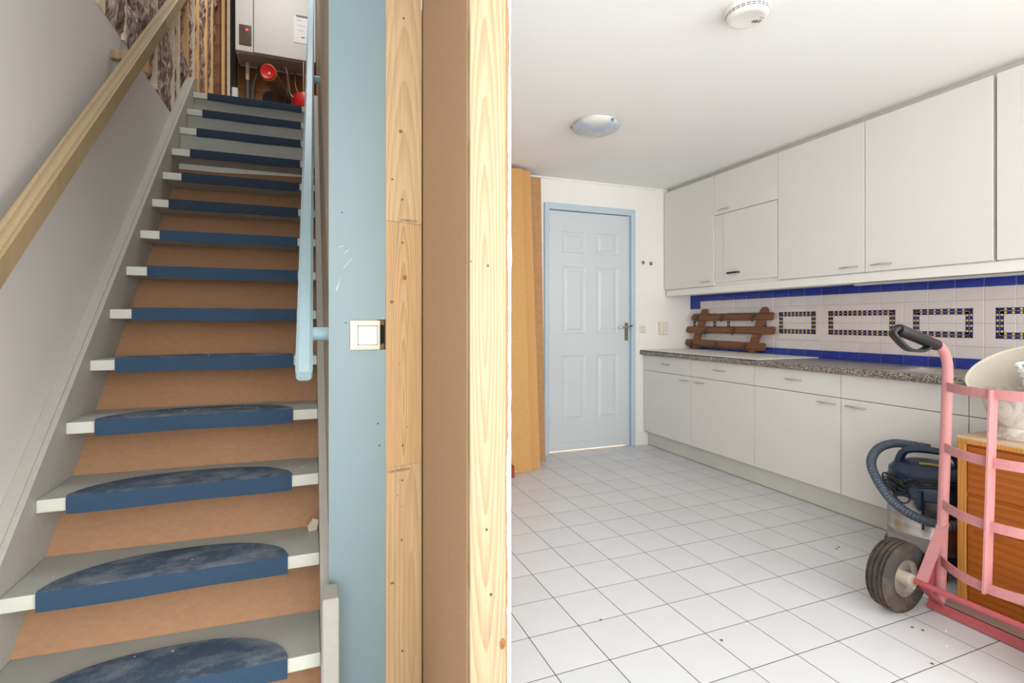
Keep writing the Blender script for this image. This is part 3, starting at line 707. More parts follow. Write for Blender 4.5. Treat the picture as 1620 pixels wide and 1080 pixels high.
# ================================================================== KITCHEN
def bow_handle(bm, centre, axis, length, out, thick=.0045):
    """bowed bar handle; axis along y, standing off in -x"""
    cx_, cy_, cz_ = centre; pts = []
    for i in range(13):
        t = -1 + i / 6
        pts.append((cx_ - out * (1 - t * t) - .001, cy_ + t * length / 2, cz_))
    tube(bm, pts, thick, 8)
XF = 2.842; XD = XF + .018
units = [(3.822, 3.222), (3.222, 2.613), (2.613, 2.018), (2.018, 1.424), (1.424, .83), (.83, .23)]
bnames = ['white base cabinet in the corner by the blue door', 'white base cabinet second from the blue door', 'white base cabinet under the right end of the pale board', 'white base cabinet behind the vacuum cleaner hose', 'white base cabinet behind the wooden chest', 'white base cabinet at the near end beside the chest']
hd = [(3.512, 'c', 3.30), (2.93, 'c', 3.135), (2.32, 'c', 2.105), (None, 'n', 1.935), (None, 'n', .92), (None, 'n', .74)]
hd[0] = (3.53, 'c', 3.30)
for (a, c), nm, (hdr, _, hdo) in zip(units, bnames, hd):
    t = thing('base_cabinet', (3.1, (a + c) / 2, .0), nm, 'cabinet', 'white base cabinets')
    k = bmesh.new(); box(k, XD + .001, XR - .002, c + .0005, a - .0005, .128, .715 if hdr is None and c > .8 else .815); obj('body', k, M['cab_edge'], t)
    g = .0018
    if hdr or True:
        k = bmesh.new(); box(k, XF, XD, c + g, a - g, .6805, .8135, .0012); dr = obj('drawer_front', k, M['cab'], t)
        if hdr:
            k = bmesh.new(); bow_handle(k, (XF, hdr, .752), 'y', .115, .022); obj('handle', k, M['chrome'], dr, True)
    k = bmesh.new(); box(k, XF, XD, c + g, a - g, .130, .6765, .0012); d_ = obj('door', k, M['cab'], t)
    k = bmesh.new(); bow_handle(k, (XF, hdo, .640), 'y', .115, .022); obj('handle', k, M['chrome'], d_, True)
tag(obj('plinth', B(2.884, 2.90, .23, YB, .004, .1275), M['plinth']), 'off-white plinth board along the foot of the base cabinets', 'plinth')

# worktop with a sink cut-out
SX0, SX1, SY0, SY1 = 2.90, 3.28, 1.28, 1.86
wt = thing('worktop', (3.1, 2.0, .816), 'speckled grey-brown worktop with rounded front edge', 'worktop')
k = bmesh.new()
def slab(xa, xb, ya, yb_): box(k, xa, xb, ya, yb_, .817, .8555)
slab(2.815, SX0, .2, YB); slab(SX0, SX1, .2, SY0); slab(SX0, SX1, SY1, YB); slab(SX1, XR, .2, YB)
bmesh.ops.remove_doubles(k, verts=k.verts, dist=1e-5)
lathe_pts = [(2.8155, .8555), (2.8085, .8535), (2.8035, .848), (2.802, .840), (2.802, .826), (2.8045, .8195), (2.8155, .817)]
prism(k, lathe_pts, 'y', .2, YB)
obj('slab', k, M['granite'], wt)
sk = thing('sink', (3.09, 1.57, .70), 'stainless steel inset sink in the speckled worktop', 'sink')
k = bmesh.new()
def ring_rect(ins, z): return [k.verts.new((x, y, z)) for x, y in ((SX0 - .02 + ins, SY0 - .02 + ins), (SX1 + .02 - ins, SY0 - .02 + ins), (SX1 + .02 - ins, SY1 + .02 - ins), (SX0 - .02 + ins, SY1 + .02 - ins))]
L_ = [ring_rect(0, .8557), ring_rect(.004, .8590), ring_rect(.018, .8590), ring_rect(.026, .8540), ring_rect(.04, .72)]
for a, c in zip(L_[:-1], L_[1:]):
    for i in range(4): k.faces.new((a[i], a[(i + 1) % 4], c[(i + 1) % 4], c[i]))
k.faces.new(L_[-1]); bmesh.ops.recalc_face_normals(k, faces=k.faces)
obj('basin', k, M['steel'], sk)
k = bmesh.new(); lathe(k, [(.04, 0), (.036, .003), (.03, .001), (0, .001)], (3.09, 1.57, .7205), n=24); obj('drain', k, M['chrome'], sk, True)
k = bmesh.new(); box(k, 2.803, XR - .012, 2.548, YB - .002, .8575, .8635, .002); cb = obj('cover_board', k, M['cab_edge'])
tag(cb, 'thin white board lying on the worktop under the coat rack', 'board')
k = bmesh.new(); box(k, 2.8045, XR - .013, 2.5495, YB - .003, .8556, .8576); obj('dark_seam', k, M['dark'], cb)  # thin dark strip beneath the cover board

# splashback tiles on the right wall
P_ = .1300; YT = 3.832
rows_ = [(.853, .9125, 'b'), (.9125, .978, 'p'), (.978, 1.105, 'p'), (1.105, 1.230, 'p'), (1.230, 1.300, 'p'), (1.300, 1.358, 'b')]
gb_ = bmesh.new(); box(gb_, XR - .006, XR, .2, YB, .85, 1.3605); obj('tile_bed', gb_, M['tile_grout'], wall_right)
tm = {}
for z0_, z1_, kd in rows_ + [(1.230, 1.358, 'c')]:
    bm_ = bmesh.new(); hz = (z1_ - z0_) / 2 - .0009
    box(bm_, -.009, .0, -P_ / 2 + .0009, P_ / 2 - .0009, -hz, hz)
    es = [e for e in bm_.edges if all(v.co.x < -.008 for v in e.verts)]
    bmesh.ops.bevel(bm_, geom=es, offset=.0012, segments=1, affect='EDGES')
    me = bpy.data.meshes.new('wall_tile'); bm_.to_mesh(me); bm_.free(); me.materials.append(M['tile_pink'] if kd == 'p' else M['tile_blue'])
    tm[(z0_, kd)] = me
for c in range(28):
    yc = YT - P_ * (c + .5)
    if c == 0: yc -= 0.0
    for z0_, z1_, kd in rows_:
        if c == 0 and z0_ > 1.2: continue
        link('wall_tile', tm[(z0_, kd)], wall_right, (XR, yc, (z0_ + z1_) / 2))
link('wall_tile', tm[(1.230, 'c')], wall_right, (XR, YT - P_ * .5, 1.294))
# mosaic-pattern frames printed on the tiles
def mosaic_frame(y0, y1):
    k = bmesh.new(); xf = XR - .0092
    za_, zb2 = 1.025, 1.187; bw_ = .0175
    def quad(ya, yb_, za2, zb3, dx, mi):
        f = k.faces.new([k.verts.new((xf - dx, a, c)) for a, c in ((ya, za2), (yb_, za2), (yb_, zb3), (ya, zb3))]); f.material_index = mi
    def dia(y, z, r):
        f = k.faces.new([k.verts.new((xf - .0006, a, c)) for a, c in ((y - r, z), (y, z - r), (y + r, z), (y, z + r))]); f.material_index = 1
    W = abs(y0 - y1)
    for q in range(2):
        o_ = q * bw_
        for zz in (za_ + o_, zb2 - o_ - bw_ + .0015):
            quad(y1 + o_, y0 - o_, zz, zz + bw_ - .0015, .0003, 0)
        for yy in (y1 + o_, y0 - o_ - bw_ + .0015):
            quad(yy, yy + bw_ - .0015, za_ + o_, zb2 - o_, .0003, 0)
        nn = max(1, round((W - bw_) / .0325))
        for i in range(nn + 1):
            yy = y1 + bw_ / 2 + (W - bw_) * i / nn
            for zz in (za_ + o_ + bw_ / 2 - .0007, zb2 - o_ - bw_ / 2 + .0007): 
                if y1 + o_ < yy < y0 - o_: dia(yy, zz, .0072)
        H = zb2 - za_; nn = 5
        for i in range(nn + 1):
            zz = za_ + bw_ / 2 + (H - bw_) * i / nn
            for yy in (y1 + o_ + bw_ / 2 - .0007, y0 - o_ - bw_ / 2 + .0007):
                if za_ + o_ < zz < zb2 - o_: dia(yy, zz, .0072)
    bmesh.ops.recalc_face_normals(k, faces=k.faces)
    for f in k.faces:
        if f.normal.x > 0: f.normal_flip()
    o = obj('mosaic_frame', k, [M['navy'], M['yellow']], wall_right)
for y0_, y1_ in ((3.792, 3.508), (3.384, 2.985), (2.871, 2.574), (2.481, 2.056), (1.959, 1.670), (1.574, 1.150), (1.05, .765)): mosaic_frame(y0_, y1_)

# wall cabinets
XU = 3.066; XV = XU + .018; ZU0, ZU1 = 1.4065, 2.293
un = [(3.822, 3.215), (3.215, 2.622), (2.622, 2.035), (2.035, 1.440), (1.430, .83)]
un_l = ['white wall cabinet in the corner above the coat rack', 'white wall cabinet with flap and pull-out hood door', 'white wall cabinet right of the hood cabinet', 'widest-looking white wall cabinet with handle at lower left', 'white wall cabinet cut by the right edge of the picture']
for i, ((a, c), lab) in enumerate(zip(un, un_l)):
    t = thing('wall_cabinet', (3.2, (a + c) / 2, ZU0), lab, 'cabinet', 'white wall cabinets')
    k = bmesh.new(); box(k, XV + .001, XR - .001, c + .0008, a - .0008, ZU0 - .004, ZU1 - .003); obj('body', k, M['cab_edge'], t)
    g = .0020
    if i == 1:
        k = bmesh.new(); box(k, XU, XV, c + g, a - g, 1.9705, ZU1, .0012); fl_ = obj('flap_door', k, M['cab'], t)
        k = bmesh.new(); bow_handle(k, (XU, 3.115, 2.000), 'y', .115, .022); obj('handle', k, M['chrome'], fl_, True)
        k = bmesh.new(); box(k, XU + .006, XV, 3.112, a - g, 1.425, 1.966, .001); obj('filler_panel', k, M['cab'], t)
        k = bmesh.new(); box(k, XU, XV, c + .005, 3.108, 1.428, 1.966, .0012); hd_ = obj('hood_door', k, M['cab'], t)
        k = bmesh.new(); tube(k, [(XU, 3.062, 1.492), (XU - .018, 3.058, 1.492), (XU - .018, 2.962, 1.492), (XU, 2.958, 1.492)], .0045, flat=(.016, .012)); obj('black_handle', k, M['black'], hd_)
    else:
        k = bmesh.new(); box(k, XU, XV, c + g, a - g, ZU0, ZU1, .0012); d_ = obj('door', k, M['cab'], t)
        hy = {0: 3.315, 2: 2.128, 3: 1.945, 4: .93}[i]
        k = bmesh.new(); bow_handle(k, (XU, hy, 1.442), 'y', .115, .020); obj('handle', k, M['chrome'], d_, True)
pel = bmesh.new(); box(pel, XU + .012, XU + .030, .83, 3.81, 1.347, 1.4015, .002)
tag(obj('pelmet', pel, M['cab_edge']), 'white light pelmet under the wall cabinets', 'pelmet')
fil = bmesh.new(); box(fil, XU + .05, XU + .07, .83, 3.80, ZU1 - .003, ZC); tag(obj('top_filler', fil, M['plinth']), 'shadowed filler strip between wall cabinets and ceiling', 'filler')
fx = thing('strip_light', (3.35, 1.6, 1.347), 'white strip light fixed under the wall cabinets', 'light')
obj('housing', B(3.335, 3.369, .9, 2.285, 1.3475, 1.362, .002), M['plastic_white'], fx)
k = bmesh.new(); tube(k, [(3.31, .95, 1.375), (3.31, 2.2, 1.375)], .008, 10); obj('tube_lamp', k, M['plastic_cream'], fx, True)

# coat rack leaning on the splashback
rk_ = thing('coat_rack', (3.30, 3.35, .864), 'brown wooden coat rack leaning on the tiles with iron hooks', 'coat rack')
def lean(z): return 3.326 + (z - .864) / .36 * .036
def slat(y0_, y1_, za_, zb2, nm):
    """long rounded slat from (y0,za) to (y1,zb)"""
    k = bmesh.new(); hh = .031; prof = []
    for dz, dx in ((-hh, .004), (-hh + .007, -.004), (-hh * .4, -.008), (hh * .4, -.008), (hh - .007, -.004), (hh, .004), (hh, .012), (-hh, .012)): prof.append((dx, dz))
    rings = []
    for t, s_ in ((0, .72), (.012, .93), (.03, 1), (.97, 1), (.988, .93), (1, .72)):
        y = y0_ + (y1_ - y0_) * t; zc_ = za_ + (zb2 - za_) * t
        rings.append([k.verts.new((lean(zc_ + dz) - .022 + dx * s_, y, zc_ + dz * s_)) for dx, dz in prof])
    for a, c in zip(rings[:-1], rings[1:]):
        for i in range(8): k.faces.new((a[i], a[(i + 1) % 8], c[(i + 1) % 8], c[i]))
    k.faces.new(rings[0]); k.faces.new(rings[-1][::-1]); bmesh.ops.recalc_face_normals(k, faces=k.faces)
    return obj(nm, k, M['rack'], rk_, True)
s_top = slat(3.765, 2.890, 1.150, 1.156, 'slat'); s_mid = slat(3.822, 2.868, 1.040, 1.046, 'slat'); s_low = slat(3.820, 2.945, .922, .916, 'slat')
for (ya, za_), (yb_, zb2) in (((3.715, .864), (3.625, 1.215)), ((3.075, .864), (2.985, 1.215))):
    k = bmesh.new(); pts = []; hw_ = .036
    for i in range(9): pts.append((math.cos(PI * i / 8), math.sin(PI * i / 8)))
    dv = Vector((0, yb_ - ya, zb2 - za_)).normalized(); sv = Vector((0, dv.z, -dv.y))
    poly = []
    A_ = Vector((0, ya, za_ + hw_)); B_ = Vector((0, yb_, zb2 - hw_ * .6))
    for cc, ss in pts: poly.append(B_ + sv * hw_ * cc + dv * hw_ * ss)
    for cc, ss in pts: poly.append(A_ - sv * hw_ * cc - dv * hw_ * ss)
    f1 = [k.verts.new((lean(p.z), p.y, p.z)) for p in poly]; f2 = [k.verts.new((lean(p.z) - .018, p.y, p.z)) for p in poly]
    N_ = len(poly)
    k.faces.new(f1); k.faces.new(f2[::-1])
    for i in range(N_): k.faces.new((f1[i], f1[(i + 1) % N_], f2[(i + 1) % N_], f2[i]))
    bmesh.ops.recalc_face_normals(k, faces=k.faces)
    obj('upright', k, M['rack'], rk_)
for sl, z, ys in ((s_top, 1.150, (3.685, 3.385, 3.065)), (s_mid, 1.040, (3.565, 3.255)), (s_low, .915, (3.735, 3.435, 3.125))):
    for y in ys:
        k = bmesh.new(); xh = lean(z) - .032
        lathe(k, [(.015, 0), (.015, .003), (0, .004)], (xh, y, z + .012), (-1, 0, 0), 14)
        tube(k, spline([(xh, y, z + .012), (xh - .012, y, z - .008), (xh - .022, y, z - .022), (xh - .030, y, z - .014), (xh - .032, y, z + .002)], 4), .004, 8)
        tube(k, spline([(xh, y, z - .010), (xh - .006, y, z - .028), (xh - .014, y, z - .034), (xh - .020, y, z - .026)], 4), .004, 8)
        obj('hook', k, M['rack_iron'], sl, True)

# fittings on the end wall
k_sw = thing('light_switch', (2.828, YB, 1.01), 'small cream light switch on the white wall by the door', 'switch')
obj('face_plate', B(2.796, 2.862, YB - .009, YB, 1.010, 1.078, .003, 2), M['plastic_cream'], k_sw)
obj('rocker', B(2.806, 2.852, YB - .014, YB - .009, 1.020, 1.068, .003, 2), M['plastic_cream'], k_sw)
sk_ = thing('wall_socket', (3.045, YB, 1.0), 'cream surface-mounted double socket above the worktop corner', 'socket')
obj('socket_box', B(3.002, 3.082, YB - .045, YB, .998, 1.108, .005, 2), M['plastic_cream'], sk_)
for z in (1.030, 1.076):
    k = bmesh.new(); lathe(k, [(.021, .0), (.021, .003), (.018, .003), (.017, -.0), (0, 0.0005)], (3.046, YB - .045, z), (0, -1, 0), 20); so = obj('outlet', k, M['plastic_white'], sk_, True)
    for dx in (-.008, .008):
        k = bmesh.new(); lathe(k, [(.003, 0), (.003, .0008), (0, .0008)], (3.046 + dx, YB - .0455, z), (0, -1, 0), 8); obj('pin_hole', k, M['ink'], so)
for x, z, lab in ((2.836, 1.650, 'left of the two small round metal caps on the end wall'), (2.921, 1.645, 'right of the two small round metal caps on the end wall')):
    k = bmesh.new(); lathe(k, [(.016, 0), (.016, .006), (.011, .009), (.006, .005), (0, .005)], (x, YB, z), (0, -1, 0), 20)
    tag(obj('pipe_cap', k, M['brass'], None, True), lab, 'cap', 'round metal caps by the door')

# tall fibreboard sheets leaning by the door
def sheet(name, xa, xb, y_bot, y_top, ztop, th, mm, lab):
    k = bmesh.new(); prism(k, [(y_bot, .002), (y_bot + th, .002), (y_top + th, ztop), (y_top, ztop)], 'x', xa, xb)
    return tag(obj(name, k, M[mm]), lab, 'board', 'fibreboard sheets leaning by the door')
sheet('fibreboard_sheet', .95, 1.545, 3.415, 3.60, 2.300, .018, 'mdf_sheet', 'front and lowest of the tall tan boards leaning by the door')
sheet('fibreboard_sheet', 1.05, 1.640, 3.470, 3.655, 2.310, .018, 'mdf_sheet', 'middle tall tan board leaning by the door')
sheet('fibreboard_sheet', 1.15, 1.775, 3.66, 3.745, 2.292, .018, 'mdf_sheet2', 'rearmost, worn brown board beside the door frame')
k = bmesh.new(); box(k, 1.33, 1.374, 3.33, 3.40, .001, .085, .008, 2); tag(obj('red_block', k, M['block_red']), 'small red object half hidden at the foot of the boards', 'block')  # plain block standing for an unidentified red object

# ceiling lamp and smoke alarm
cl = thing('ceiling_lamp', (1.644, 2.685, 2.27), 'swirled pale blue glass dish lamp on the ceiling', 'lamp')
k = bmesh.new(); prof = [(.147, -.022)]
for i in range(11):
    a = i / 10 * PI / 2; prof.append((.145 * math.cos(a), -.026 - .040 * math.sin(a)))
lathe(k, prof[:-1] + [(0, -.066)], (1.644, 2.685, ZC), n=40); obj('glass_dish', k, M['marble_glass'], cl, True)
k = bmesh.new(); lathe(k, [(.12, -.0), (.12, -.02), (.145, -.022), (.145, -.026)], (1.644, 2.685, ZC), n=40); obj('back_plate', k, M['plastic_white'], cl, True)
for a in (R(160), R(40), R(280)):
    k = bmesh.new(); x, y = 1.644 + .147 * math.cos(a), 2.685 + .147 * math.sin(a)
    lathe(k, [(0, -.036), (.006, -.035), (.009, -.029), (.007, -.023), (0, -.020)], (x, y, ZC), n=12); obj('clip', k, M['brass'], cl, True)
sd = thing('smoke_alarm', (1.592, 1.497, 2.28), 'round white smoke alarm on the ceiling', 'smoke alarm')
c0 = (1.592, 1.497, ZC)
k = bmesh.new(); lathe(k, [(.079, 0), (.080, -.012), (.077, -.020)], c0, n=40); obj('base', k, M['plastic_white'], sd, True)
k = bmesh.new(); lathe(k, [(.077, -.020), (.0755, -.034), (.069, -.044), (.060, -.047), (.056, -.0462), (0, -.0475)], c0, n=40); obj('cover', k, M['plastic_white'], sd, True)
for i in range(26):
    for zz in (-.0235, -.0300):
        a0 = 2 * PI * i / 26; rr_ = .0772 if zz > -.028 else .0764
        k = bmesh.new(); v = []
        for q in range(4):
            a = a0 + q / 3 * (2 * PI / 26 * .78)
            v.append([k.verts.new((c0[0] + rr_ * math.cos(a), c0[1] + rr_ * math.sin(a), ZC + zz + d)) for d in (-.0015, .0015)])
        for a, c in zip(v[:-1], v[1:]): k.faces.new((a[0], c[0], c[1], a[1]))
        obj('vent_slot', k, M['ink'], sd)
D_ = Matrix.Rotation(PI, 4, 'X')
lettering('printed_mark', 'fi&d', .026, M['ink'], sd, Matrix.Translation((1.632, 1.492, ZC - .0478)) @ Matrix.Rotation(-.45, 4, 'Z') @ D_, .8)
for dx, dy in ((.034, -.030), (.046, -.030)):
    k = bmesh.new(); lathe(k, [(.002, 0), (.002, -.0012), (0, -.0012)], (c0[0] + dx, c0[1] + dy, ZC - .0466), n=8); obj('indicator_dot', k, M['ink'], sd)

# ================================================================== FREESTANDING THINGS
# hand truck
ht = thing('hand_truck', (2.30, 1.06, 0), 'pink steel hand truck with black grip standing on the tiles', 'hand truck')
YU, YN, YM = 1.235, .850, 1.0425
def upx(z): return 2.284 + (z - .037) / .84 * .046
for y, s_ in ((YU, 1), (YN, -1)):
    k = bmesh.new()
    pts = [(upx(.035), y, .035), (upx(.45), y, .45), (upx(.86), y, .86)] + spline([(upx(.90), y, .90), (2.328, y, .955), (2.305, y, 1.000), (2.262, y, 1.030), (2.215, y, 1.045)], 5)
    tube(k, pts, .0172, 16); obj('upright', k, M['pink'], ht, True)
    # grip with hand guard
    k = bmesh.new(); g0, g1 = Vector((2.262, y, 1.024)), Vector((2.040, y, 1.085))
    tube(k, [g0, g0 + (g1 - g0) * .04, g0 + (g1 - g0) * .5, g0 + (g1 - g0) * .96, g1], [.021, .0225, .0215, .0225, .020], 16)
    gp = obj('grip', k, M['black'], ht, True)
    k = bmesh.new(); tube(k, spline([(2.215, y, 1.018), (2.16, y - .004, 1.004), (2.085, y - .006, 1.012), (2.022, y - .004, 1.054), (2.012, y, 1.072), (2.034, y, 1.088), (2.06, y, 1.086)], 6), .009, flat=(.026, .010))
    obj('hand_guard', k, M['black'], gp)
def bowx(y, z, b_=.100):
    t = (y - YM) / (YU - YM); return upx(z) - b_ * (1 - t * t) - .006
for z in (.862, .628, .410, .197):
    k = bmesh.new(); pts = [(bowx(y, z), y, z) for y in [YU + .012 - (YU - YN + .024) * i / 18 for i in range(19)]]
    tube(k, pts, .01, flat=(.006, .034)); 
    obj('crossbar', k, M['pink'], ht)
k = bmesh.new(); pts = [(bowx(YM, z) - .005, YM, z) for z in (.182, .3, .5, .7, .877)]; tube(k, pts, .01, flat=(.046, .006)); obj('centre_bar', k, M['pink'], ht)
# toe plate and its rear flange
k = bmesh.new(); box(k, 2.262, 2.415, .80, 1.262, .006, .014, .001); tp = obj('toe_plate', k, M['worn_plate'], ht)
k = bmesh.new(); prism(k, [(2.255, .004), (2.268, .036), (2.274, .036), (2.264, .004)], 'y', .80, 1.265); obj('toe_flange', k, M['pink_dark'], tp)
k = bmesh.new(); box(k, 2.268, 2.300, .80, 1.262, .030, .036); obj('toe_ledge', k, M['worn_plate'], tp)
k = bmesh.new(); tube(k, [(2.150, 1.30, .133), (2.150, .72, .133)], .011, 12); obj('axle', k, M['pink_dark'], ht, True)
for y in (YU, YN):
    k = bmesh.new(); tube(k, [(2.150, y - .01, .128), (2.165, y - .01, .150), (2.290, y - .005, .325), (2.305, y, .335)], .01, flat=(.034, .010)); obj('axle_strut', k, M['pink'], ht)
    k = bmesh.new(); tube(k, [(2.150, y - .012, .133), (2.200, y - .012, .085), (2.275, y - .008, .026)], .01, flat=(.03, .010)); obj('lower_strut', k, M['pink_dark'], ht)
    k = bmesh.new(); prism(k, [(2.175, .15), (2.285, .30), (2.285, .04), (2.23, .06)], 'y', y + .012, y + .016); obj('side_plate', k, M['pink_dark'], ht)
def wheel(yc):
    t = bmesh.new(); c = (2.140, yc, .133); w2 = .044
    prof = [(.066, -.030), (.072, -.036), (.095, -.044), (.112, -.042), (.122, -.036), (.1290, -.033), (.1318, -.029), (.1260, -.027), (.1260, -.022), (.1326, -.020), (.1330, -.014), (.1262, -.012), (.1262, -.006), (.1334, -.004)]
    prof = prof + [(r_, -h_) for r_, h_ in reversed(prof)]
    lathe(t, prof, c, (0, 1, 0), 56)
    wo = obj('wheel', t, M['tyre'], ht, True)
    t = bmesh.new(); lathe(t, [(.070, -.034), (.066, -.030), (.060, -.016), (.040, -.012), (.026, -.014), (.026, .014), (.040, .012), (.060, .016), (.066, .030), (.070, .034)], c, (0, 1, 0), 40); obj('rim', t, M['rim'], wo, True)
    t = bmesh.new(); lathe(t, [(0, -.056), (.022, -.056), (.025, -.052), (.025, .052), (.022, .056), (0, .056)], c, (0, 1, 0), 24); obj('hub', t, M['hub'], wo, True)
    for i in range(60):
        a = 2 * PI * i / 60
    return wo
wheel(1.300); wheel(.755)

# vacuum cleaner
VC = Vector((2.668, 1.485, 0))
vc = thing('vacuum_cleaner', VC, 'blue and steel drum vacuum cleaner behind the hand truck', 'vacuum cleaner')
def vl(name, prof, mm, n_=40):
    k = bmesh.new(); lathe(k, prof, VC, n=n_); return obj(name, k, M[mm], vc, True)
vl('base_ring', [(0, .045), (.150, .045), (.162, .055), (.165, .075), (.160, .092), (.150, .095)], 'vac_blue')
dm = vl('drum', [(.150, .09), (.153, .095), (.153, .160), (.1555, .164), (.153, .168), (.153, .325), (.156, .330), (.153, .336)], 'steel')
k = bmesh.new(); prism(k, [(-.03, .20), (.05, .20), (.05, .33), (-.03, .33)], 'y', -.001, .001)
for v in k.verts:
    a = math.atan2(-.515, -.857) + v.co.x * 6.4; v.co = VC + Vector((.1545 * math.cos(a), .1545 * math.sin(a), v.co.z))
obj('dark_sticker', k, M['smoked'], dm)
vl('head', [(.156, .326), (.162, .332), (.162, .372), (.156, .392), (.150, .398), (.148, .430), (.125, .455), (.09, .468), (.05, .474), (0, .476)], 'vac_blue')
k = bmesh.new(); hdv = Vector((.515, -.857, 0))       # handle direction, side-on to the room
pts = [VC + hdv * a + Vector((0, 0, z)) for a, z in ((-.118, .40), (-.105, .470), (-.085, .508), (-.04, .522), (.04, .522), (.085, .508), (.105, .470), (.118, .40))]
tube(k, spline(pts, 5), .016, flat=(.03, .022)); obj('carry_handle', k, M['vac_blue'], vc)
k = bmesh.new(); box(k, -.03, .03, -.0008, .0008, -.01, .01)
for v in k.verts: v.co = VC + Vector((-.857, -.515, 0)) * .068 + hdv * v.co.x * 1.2 + Vector((0, 0, .4715 + v.co.z * .5)) + Vector((-.857, -.515, 0)) * (-v.co.z * 1.2)
obj('yellow_sticker', k, M['yellow'], vc)
for a in (R(200), R(20), R(110)):
    k = bmesh.new(); c = VC + Vector((.162 * math.cos(a), .162 * math.sin(a), 0)); tube(k, [c + Vector((0, 0, z)) for z in (.29, .33, .37)], .012, flat=(.03, .014)); obj('latch', k, M['vac_blue'], vc)
for a in (R(150), R(225), R(330), R(60)):
    k = bmesh.new(); c = VC + Vector((.165 * math.cos(a), .165 * math.sin(a), 0))
    lathe(k, [(0, -.010), (.022, -.010), (.024, -.006), (.024, .006), (.022, .010), (0, .010)], c + Vector((0, 0, .025)), (-math.sin(a), math.cos(a), 0), 20)
    tube(k, [c + Vector((0, 0, .03)), c * .9 + VC * .1 + Vector((0, 0, .07))], .012, 8); obj('castor', k, M['vac_blue'], vc, True)
# ribbed hose looped round the drum
ctl = []
for th, rr_, z in ((300, .19, .295), (275, .195, .262), (250, .198, .252), (225, .205, .268), (203, .208, .305), (182, .212, .368), (160, .215, .435), (138, .195, .490), (112, .170, .515), (85, .155, .512), (58, .15, .505)):
    a = R(th - 30); ctl.append(VC + Vector((rr_ * math.cos(a), rr_ * math.sin(a), z)))
path = spline(ctl, 22)
k = bmesh.new(); tube(k, path, [.0195 + .0016 * math.sin(i * PI / 1.5) for i in range(len(path))], 14); obj('hose', k, M['hose'], vc, True)
# cable bundle hung round the head
for q in range(7):
    pts = []
    for i in range(9):
        t = i / 8; a = R(150 + 110 * t + random.uniform(-5, 5)); rr_ = .160 + random.uniform(0, .018)
        pts.append(VC + Vector((rr_ * math.cos(a), rr_ * math.sin(a), .405 + .018 * t + random.uniform(-.018, .018) - .008 * q * (1 - t) * .5)))
    k = bmesh.new(); tube(k, spline(pts, 5), .0036, 7); obj('cable', k, M['black'], vc, True)
for q in range(6):
    k = bmesh.new(); c = VC + Vector((-.172, .045 + random.uniform(-.03, .03), .385 - q * .010))
    pts = [c + Vector((random.uniform(-.004, .004) + .006 * math.cos(a * 2), .034 * math.cos(a), .030 * math.sin(a) + .012 * math.cos(a))) for a in [2 * PI * i / 12 for i in range(12)]]
    tube(k, pts, .0034, 7, closed=True); obj('cable', k, M['black'], vc, True)

# chest of drawers
X0, X1, Ya, Yb, ZT = 2.425, 2.80, .62, 1.253, .664
ch = thing('chest_of_drawers', (2.6, .94, 0), 'orange pine chest of drawers behind the hand truck', 'chest')
k = bmesh.new(); box(k, X0 + .012, X1, Ya + .002, Yb - .002, .01, ZT - .018); obj('carcass', k, M['orange_pine'], ch)
for ya, yb_ in ((Yb - .028, Yb), (Ya, Ya + .028)):
    k = bmesh.new(); box(k, X0, X0 + .03, ya, yb_, .0, ZT - .016, .003, 2); obj('stile', k, M['orange_stile'], ch)
k = bmesh.new(); box(k, X0 - .003, X0 + .02, Ya, Yb + .001, ZT - .030, ZT - .012, .003, 2); obj('top_rail', k, M['orange_stile'], ch)
obj('top', B(X0 - .002, X1, Ya - .004, Yb + .003, ZT - .014, ZT, .003, 2), M['chest_top'], ch)
for z0_, z1_ in ((.100, .314), (.330, .428), (.440, .625)):
    k = bmesh.new(); box(k, X0 + .004, X0 + .016, Ya + .030, Yb - .031, z0_, z1_, .003, 2); dr = obj('drawer', k, M['orange_pine'], ch)
    kk = bmesh.new(); lathe(kk, [(.008, 0), (.007, .010), (.015, .016), (.014, .024), (0, .027)], (X0 + .004, (Ya + Yb) / 2, (z0_ + z1_) / 2), (-1, 0, 0), 16); obj('knob', kk, M['orange_stile'], dr, True)
k = bmesh.new(); box(k, X0 + .002, X0 + .018, Ya + .030, Yb - .031, .078, .094, .002); obj('lower_rail', k, M['orange_stile'], ch)
k = bmesh.new(); box(k, X0 + .008, X0 + .018, Ya + .030, Yb - .031, .012, .076, .002); obj('foot_panel', k, M['orange_pine'], ch)

# table lamp with a tilted shade
LC = Vector((2.570, 1.108, ZT))
lp = thing('table_lamp', LC, 'marbled bowl lamp with tilted cream shade on the chest', 'lamp')
k = bmesh.new(); lathe(k, [(0, 0), (.092, 0), (.095, .006), (.088, .036), (.085, .046), (.100, .070), (.117, .110), (.126, .150), (.129, .186), (.123, .188), (.118, .150), (.105, .115), (.08, .08), (0, .065)], LC, n=44); obj('bowl_base', k, M['marble_pot'], lp, True)
ax = Vector((-.54, .08, .82)).normalized(); ctr = LC + Vector((.0, .0, .262))
q = Vector((0, 0, 1)).rotation_difference(ax)
k = bmesh.new(); lathe(k, [(.088, -.155), (.130, -.08), (.178, .0)], ctr, ax, 56); so = obj('shade', k, [M['shade']], lp, True)
k = bmesh.new(); lathe(k, [(.085, -.155), (.127, -.08), (.175, .0)], ctr, ax, 56); obj('shade_lining', k, M['shade_in'], lp, True)
k = bmesh.new(); lathe(k, [(.1740, -.003), (.1805, -.003), (.1805, .003), (.1740, .003)], ctr, ax, 56, closed=True); obj('rim_trim', k, M['shade'], lp, True)
k = bmesh.new(); lathe(k, [(.022, -.15), (.022, -.09), (.028, -.088), (.028, -.055), (0, -.055)], ctr, ax, 20); obj('lamp_holder', k, M['bulb'], lp, True)
k = bmesh.new()
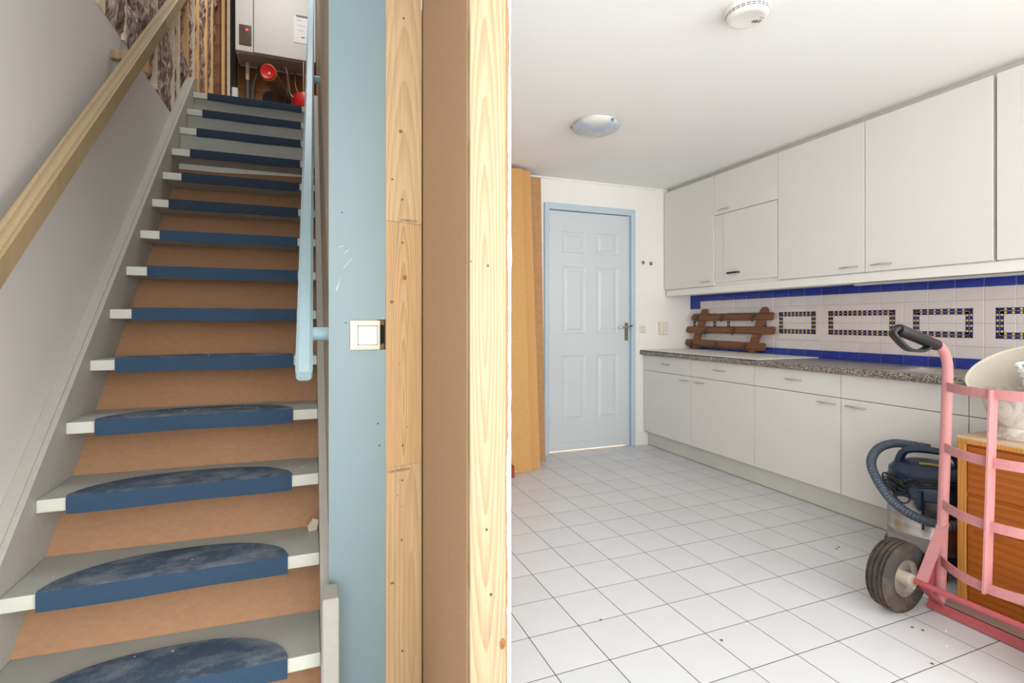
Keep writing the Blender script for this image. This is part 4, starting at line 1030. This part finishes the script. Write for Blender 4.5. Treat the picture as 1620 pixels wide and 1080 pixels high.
pts = [ctr + q @ Vector((.019 * math.cos(t_ * 5.5), .019 * math.sin(t_ * 5.5), -.05 + .085 * t_ / 4)) for t_ in [i / 12 for i in range(49)]]
tube(k, pts, .0072, 10); obj('spiral_bulb', k, M['bulb'], lp, True)
for a in (.5, 2.6, 4.7):
    k = bmesh.new(); tube(k, [ctr + q @ Vector((.026 * math.cos(a), .026 * math.sin(a), -.075)), ctr + q @ Vector((.085 * math.cos(a), .085 * math.sin(a), -.075)), ctr + q @ Vector((.11 * math.cos(a), .11 * math.sin(a), -.045)), ctr + q @ Vector((.148 * math.cos(a), .148 * math.sin(a), -.042))], .0035, 8); obj('spider_wire', k, M['wire'], lp, True)

# crumbs and chips left by the builders
k = bmesh.new()
def bit(x, y, z, s_):
    r = bmesh.ops.create_icosphere(k, subdivisions=1, radius=s_)
    for v in r['verts']: v.co = Vector((x + v.co.x * random.uniform(.6, 1.4), y + v.co.y * random.uniform(.6, 1.4), z + s_ * .35 + v.co.z * .45))
for kk in range(1, 9):
    for i in range(7): bit(random.uniform(-.7, .0), nose(kk) + random.uniform(.03, .16), RISE * kk + .006, random.uniform(.0012, .003))
for i in range(5): bit(random.uniform(-.6, -.1), nose(3) + random.uniform(.17, .2), RISE * 3 + .001, .0025)
tag(obj('plaster_crumbs', k, M['crumb']), 'white plaster crumbs scattered on the stairs', 'debris', None, 'stuff')
k = bmesh.new()
for (x, y) in ((1.475, 1.985), (1.44, 2.02), (2.07, 1.66), (2.25, 1.42), (2.15, 1.145), (2.27, 1.02), (2.05, 1.09)): bit(x, y, 0, .005)
tag(obj('plaster_flakes', k, M['crumb']), 'white plaster flakes scattered on the kitchen floor', 'debris', None, 'stuff')
k = bmesh.new()
for (x, y) in ((2.06, 1.20), (2.075, 1.175), (2.42, 1.74), (2.45, 1.75), (1.02, 1.63), (1.35, 1.38), (1.9, 1.05)): bit(x, y, 0, .005)
tag(obj('dry_leaf_bits', k, M['leaf']), 'brown dry leaf bits on the kitchen tiles', 'debris', None, 'stuff')
k = bmesh.new(); prism(k, [(0, 0), (.026, .002), (.03, .045), (.012, .055), (-.004, .02)], 'y', -.004, .004)
for v in k.verts: v.co = Matrix.Rotation(.5, 3, 'X') @ v.co + Vector((-.003, nose(3) - .04 - .135 + .16, RISE * 2 + .012 if False else RISE * 2 + .002)); 
ck = tag(obj('wood_chip', k, M['batten_pale']), 'pale wood chip in the corner of a stair tread', 'wood chip')
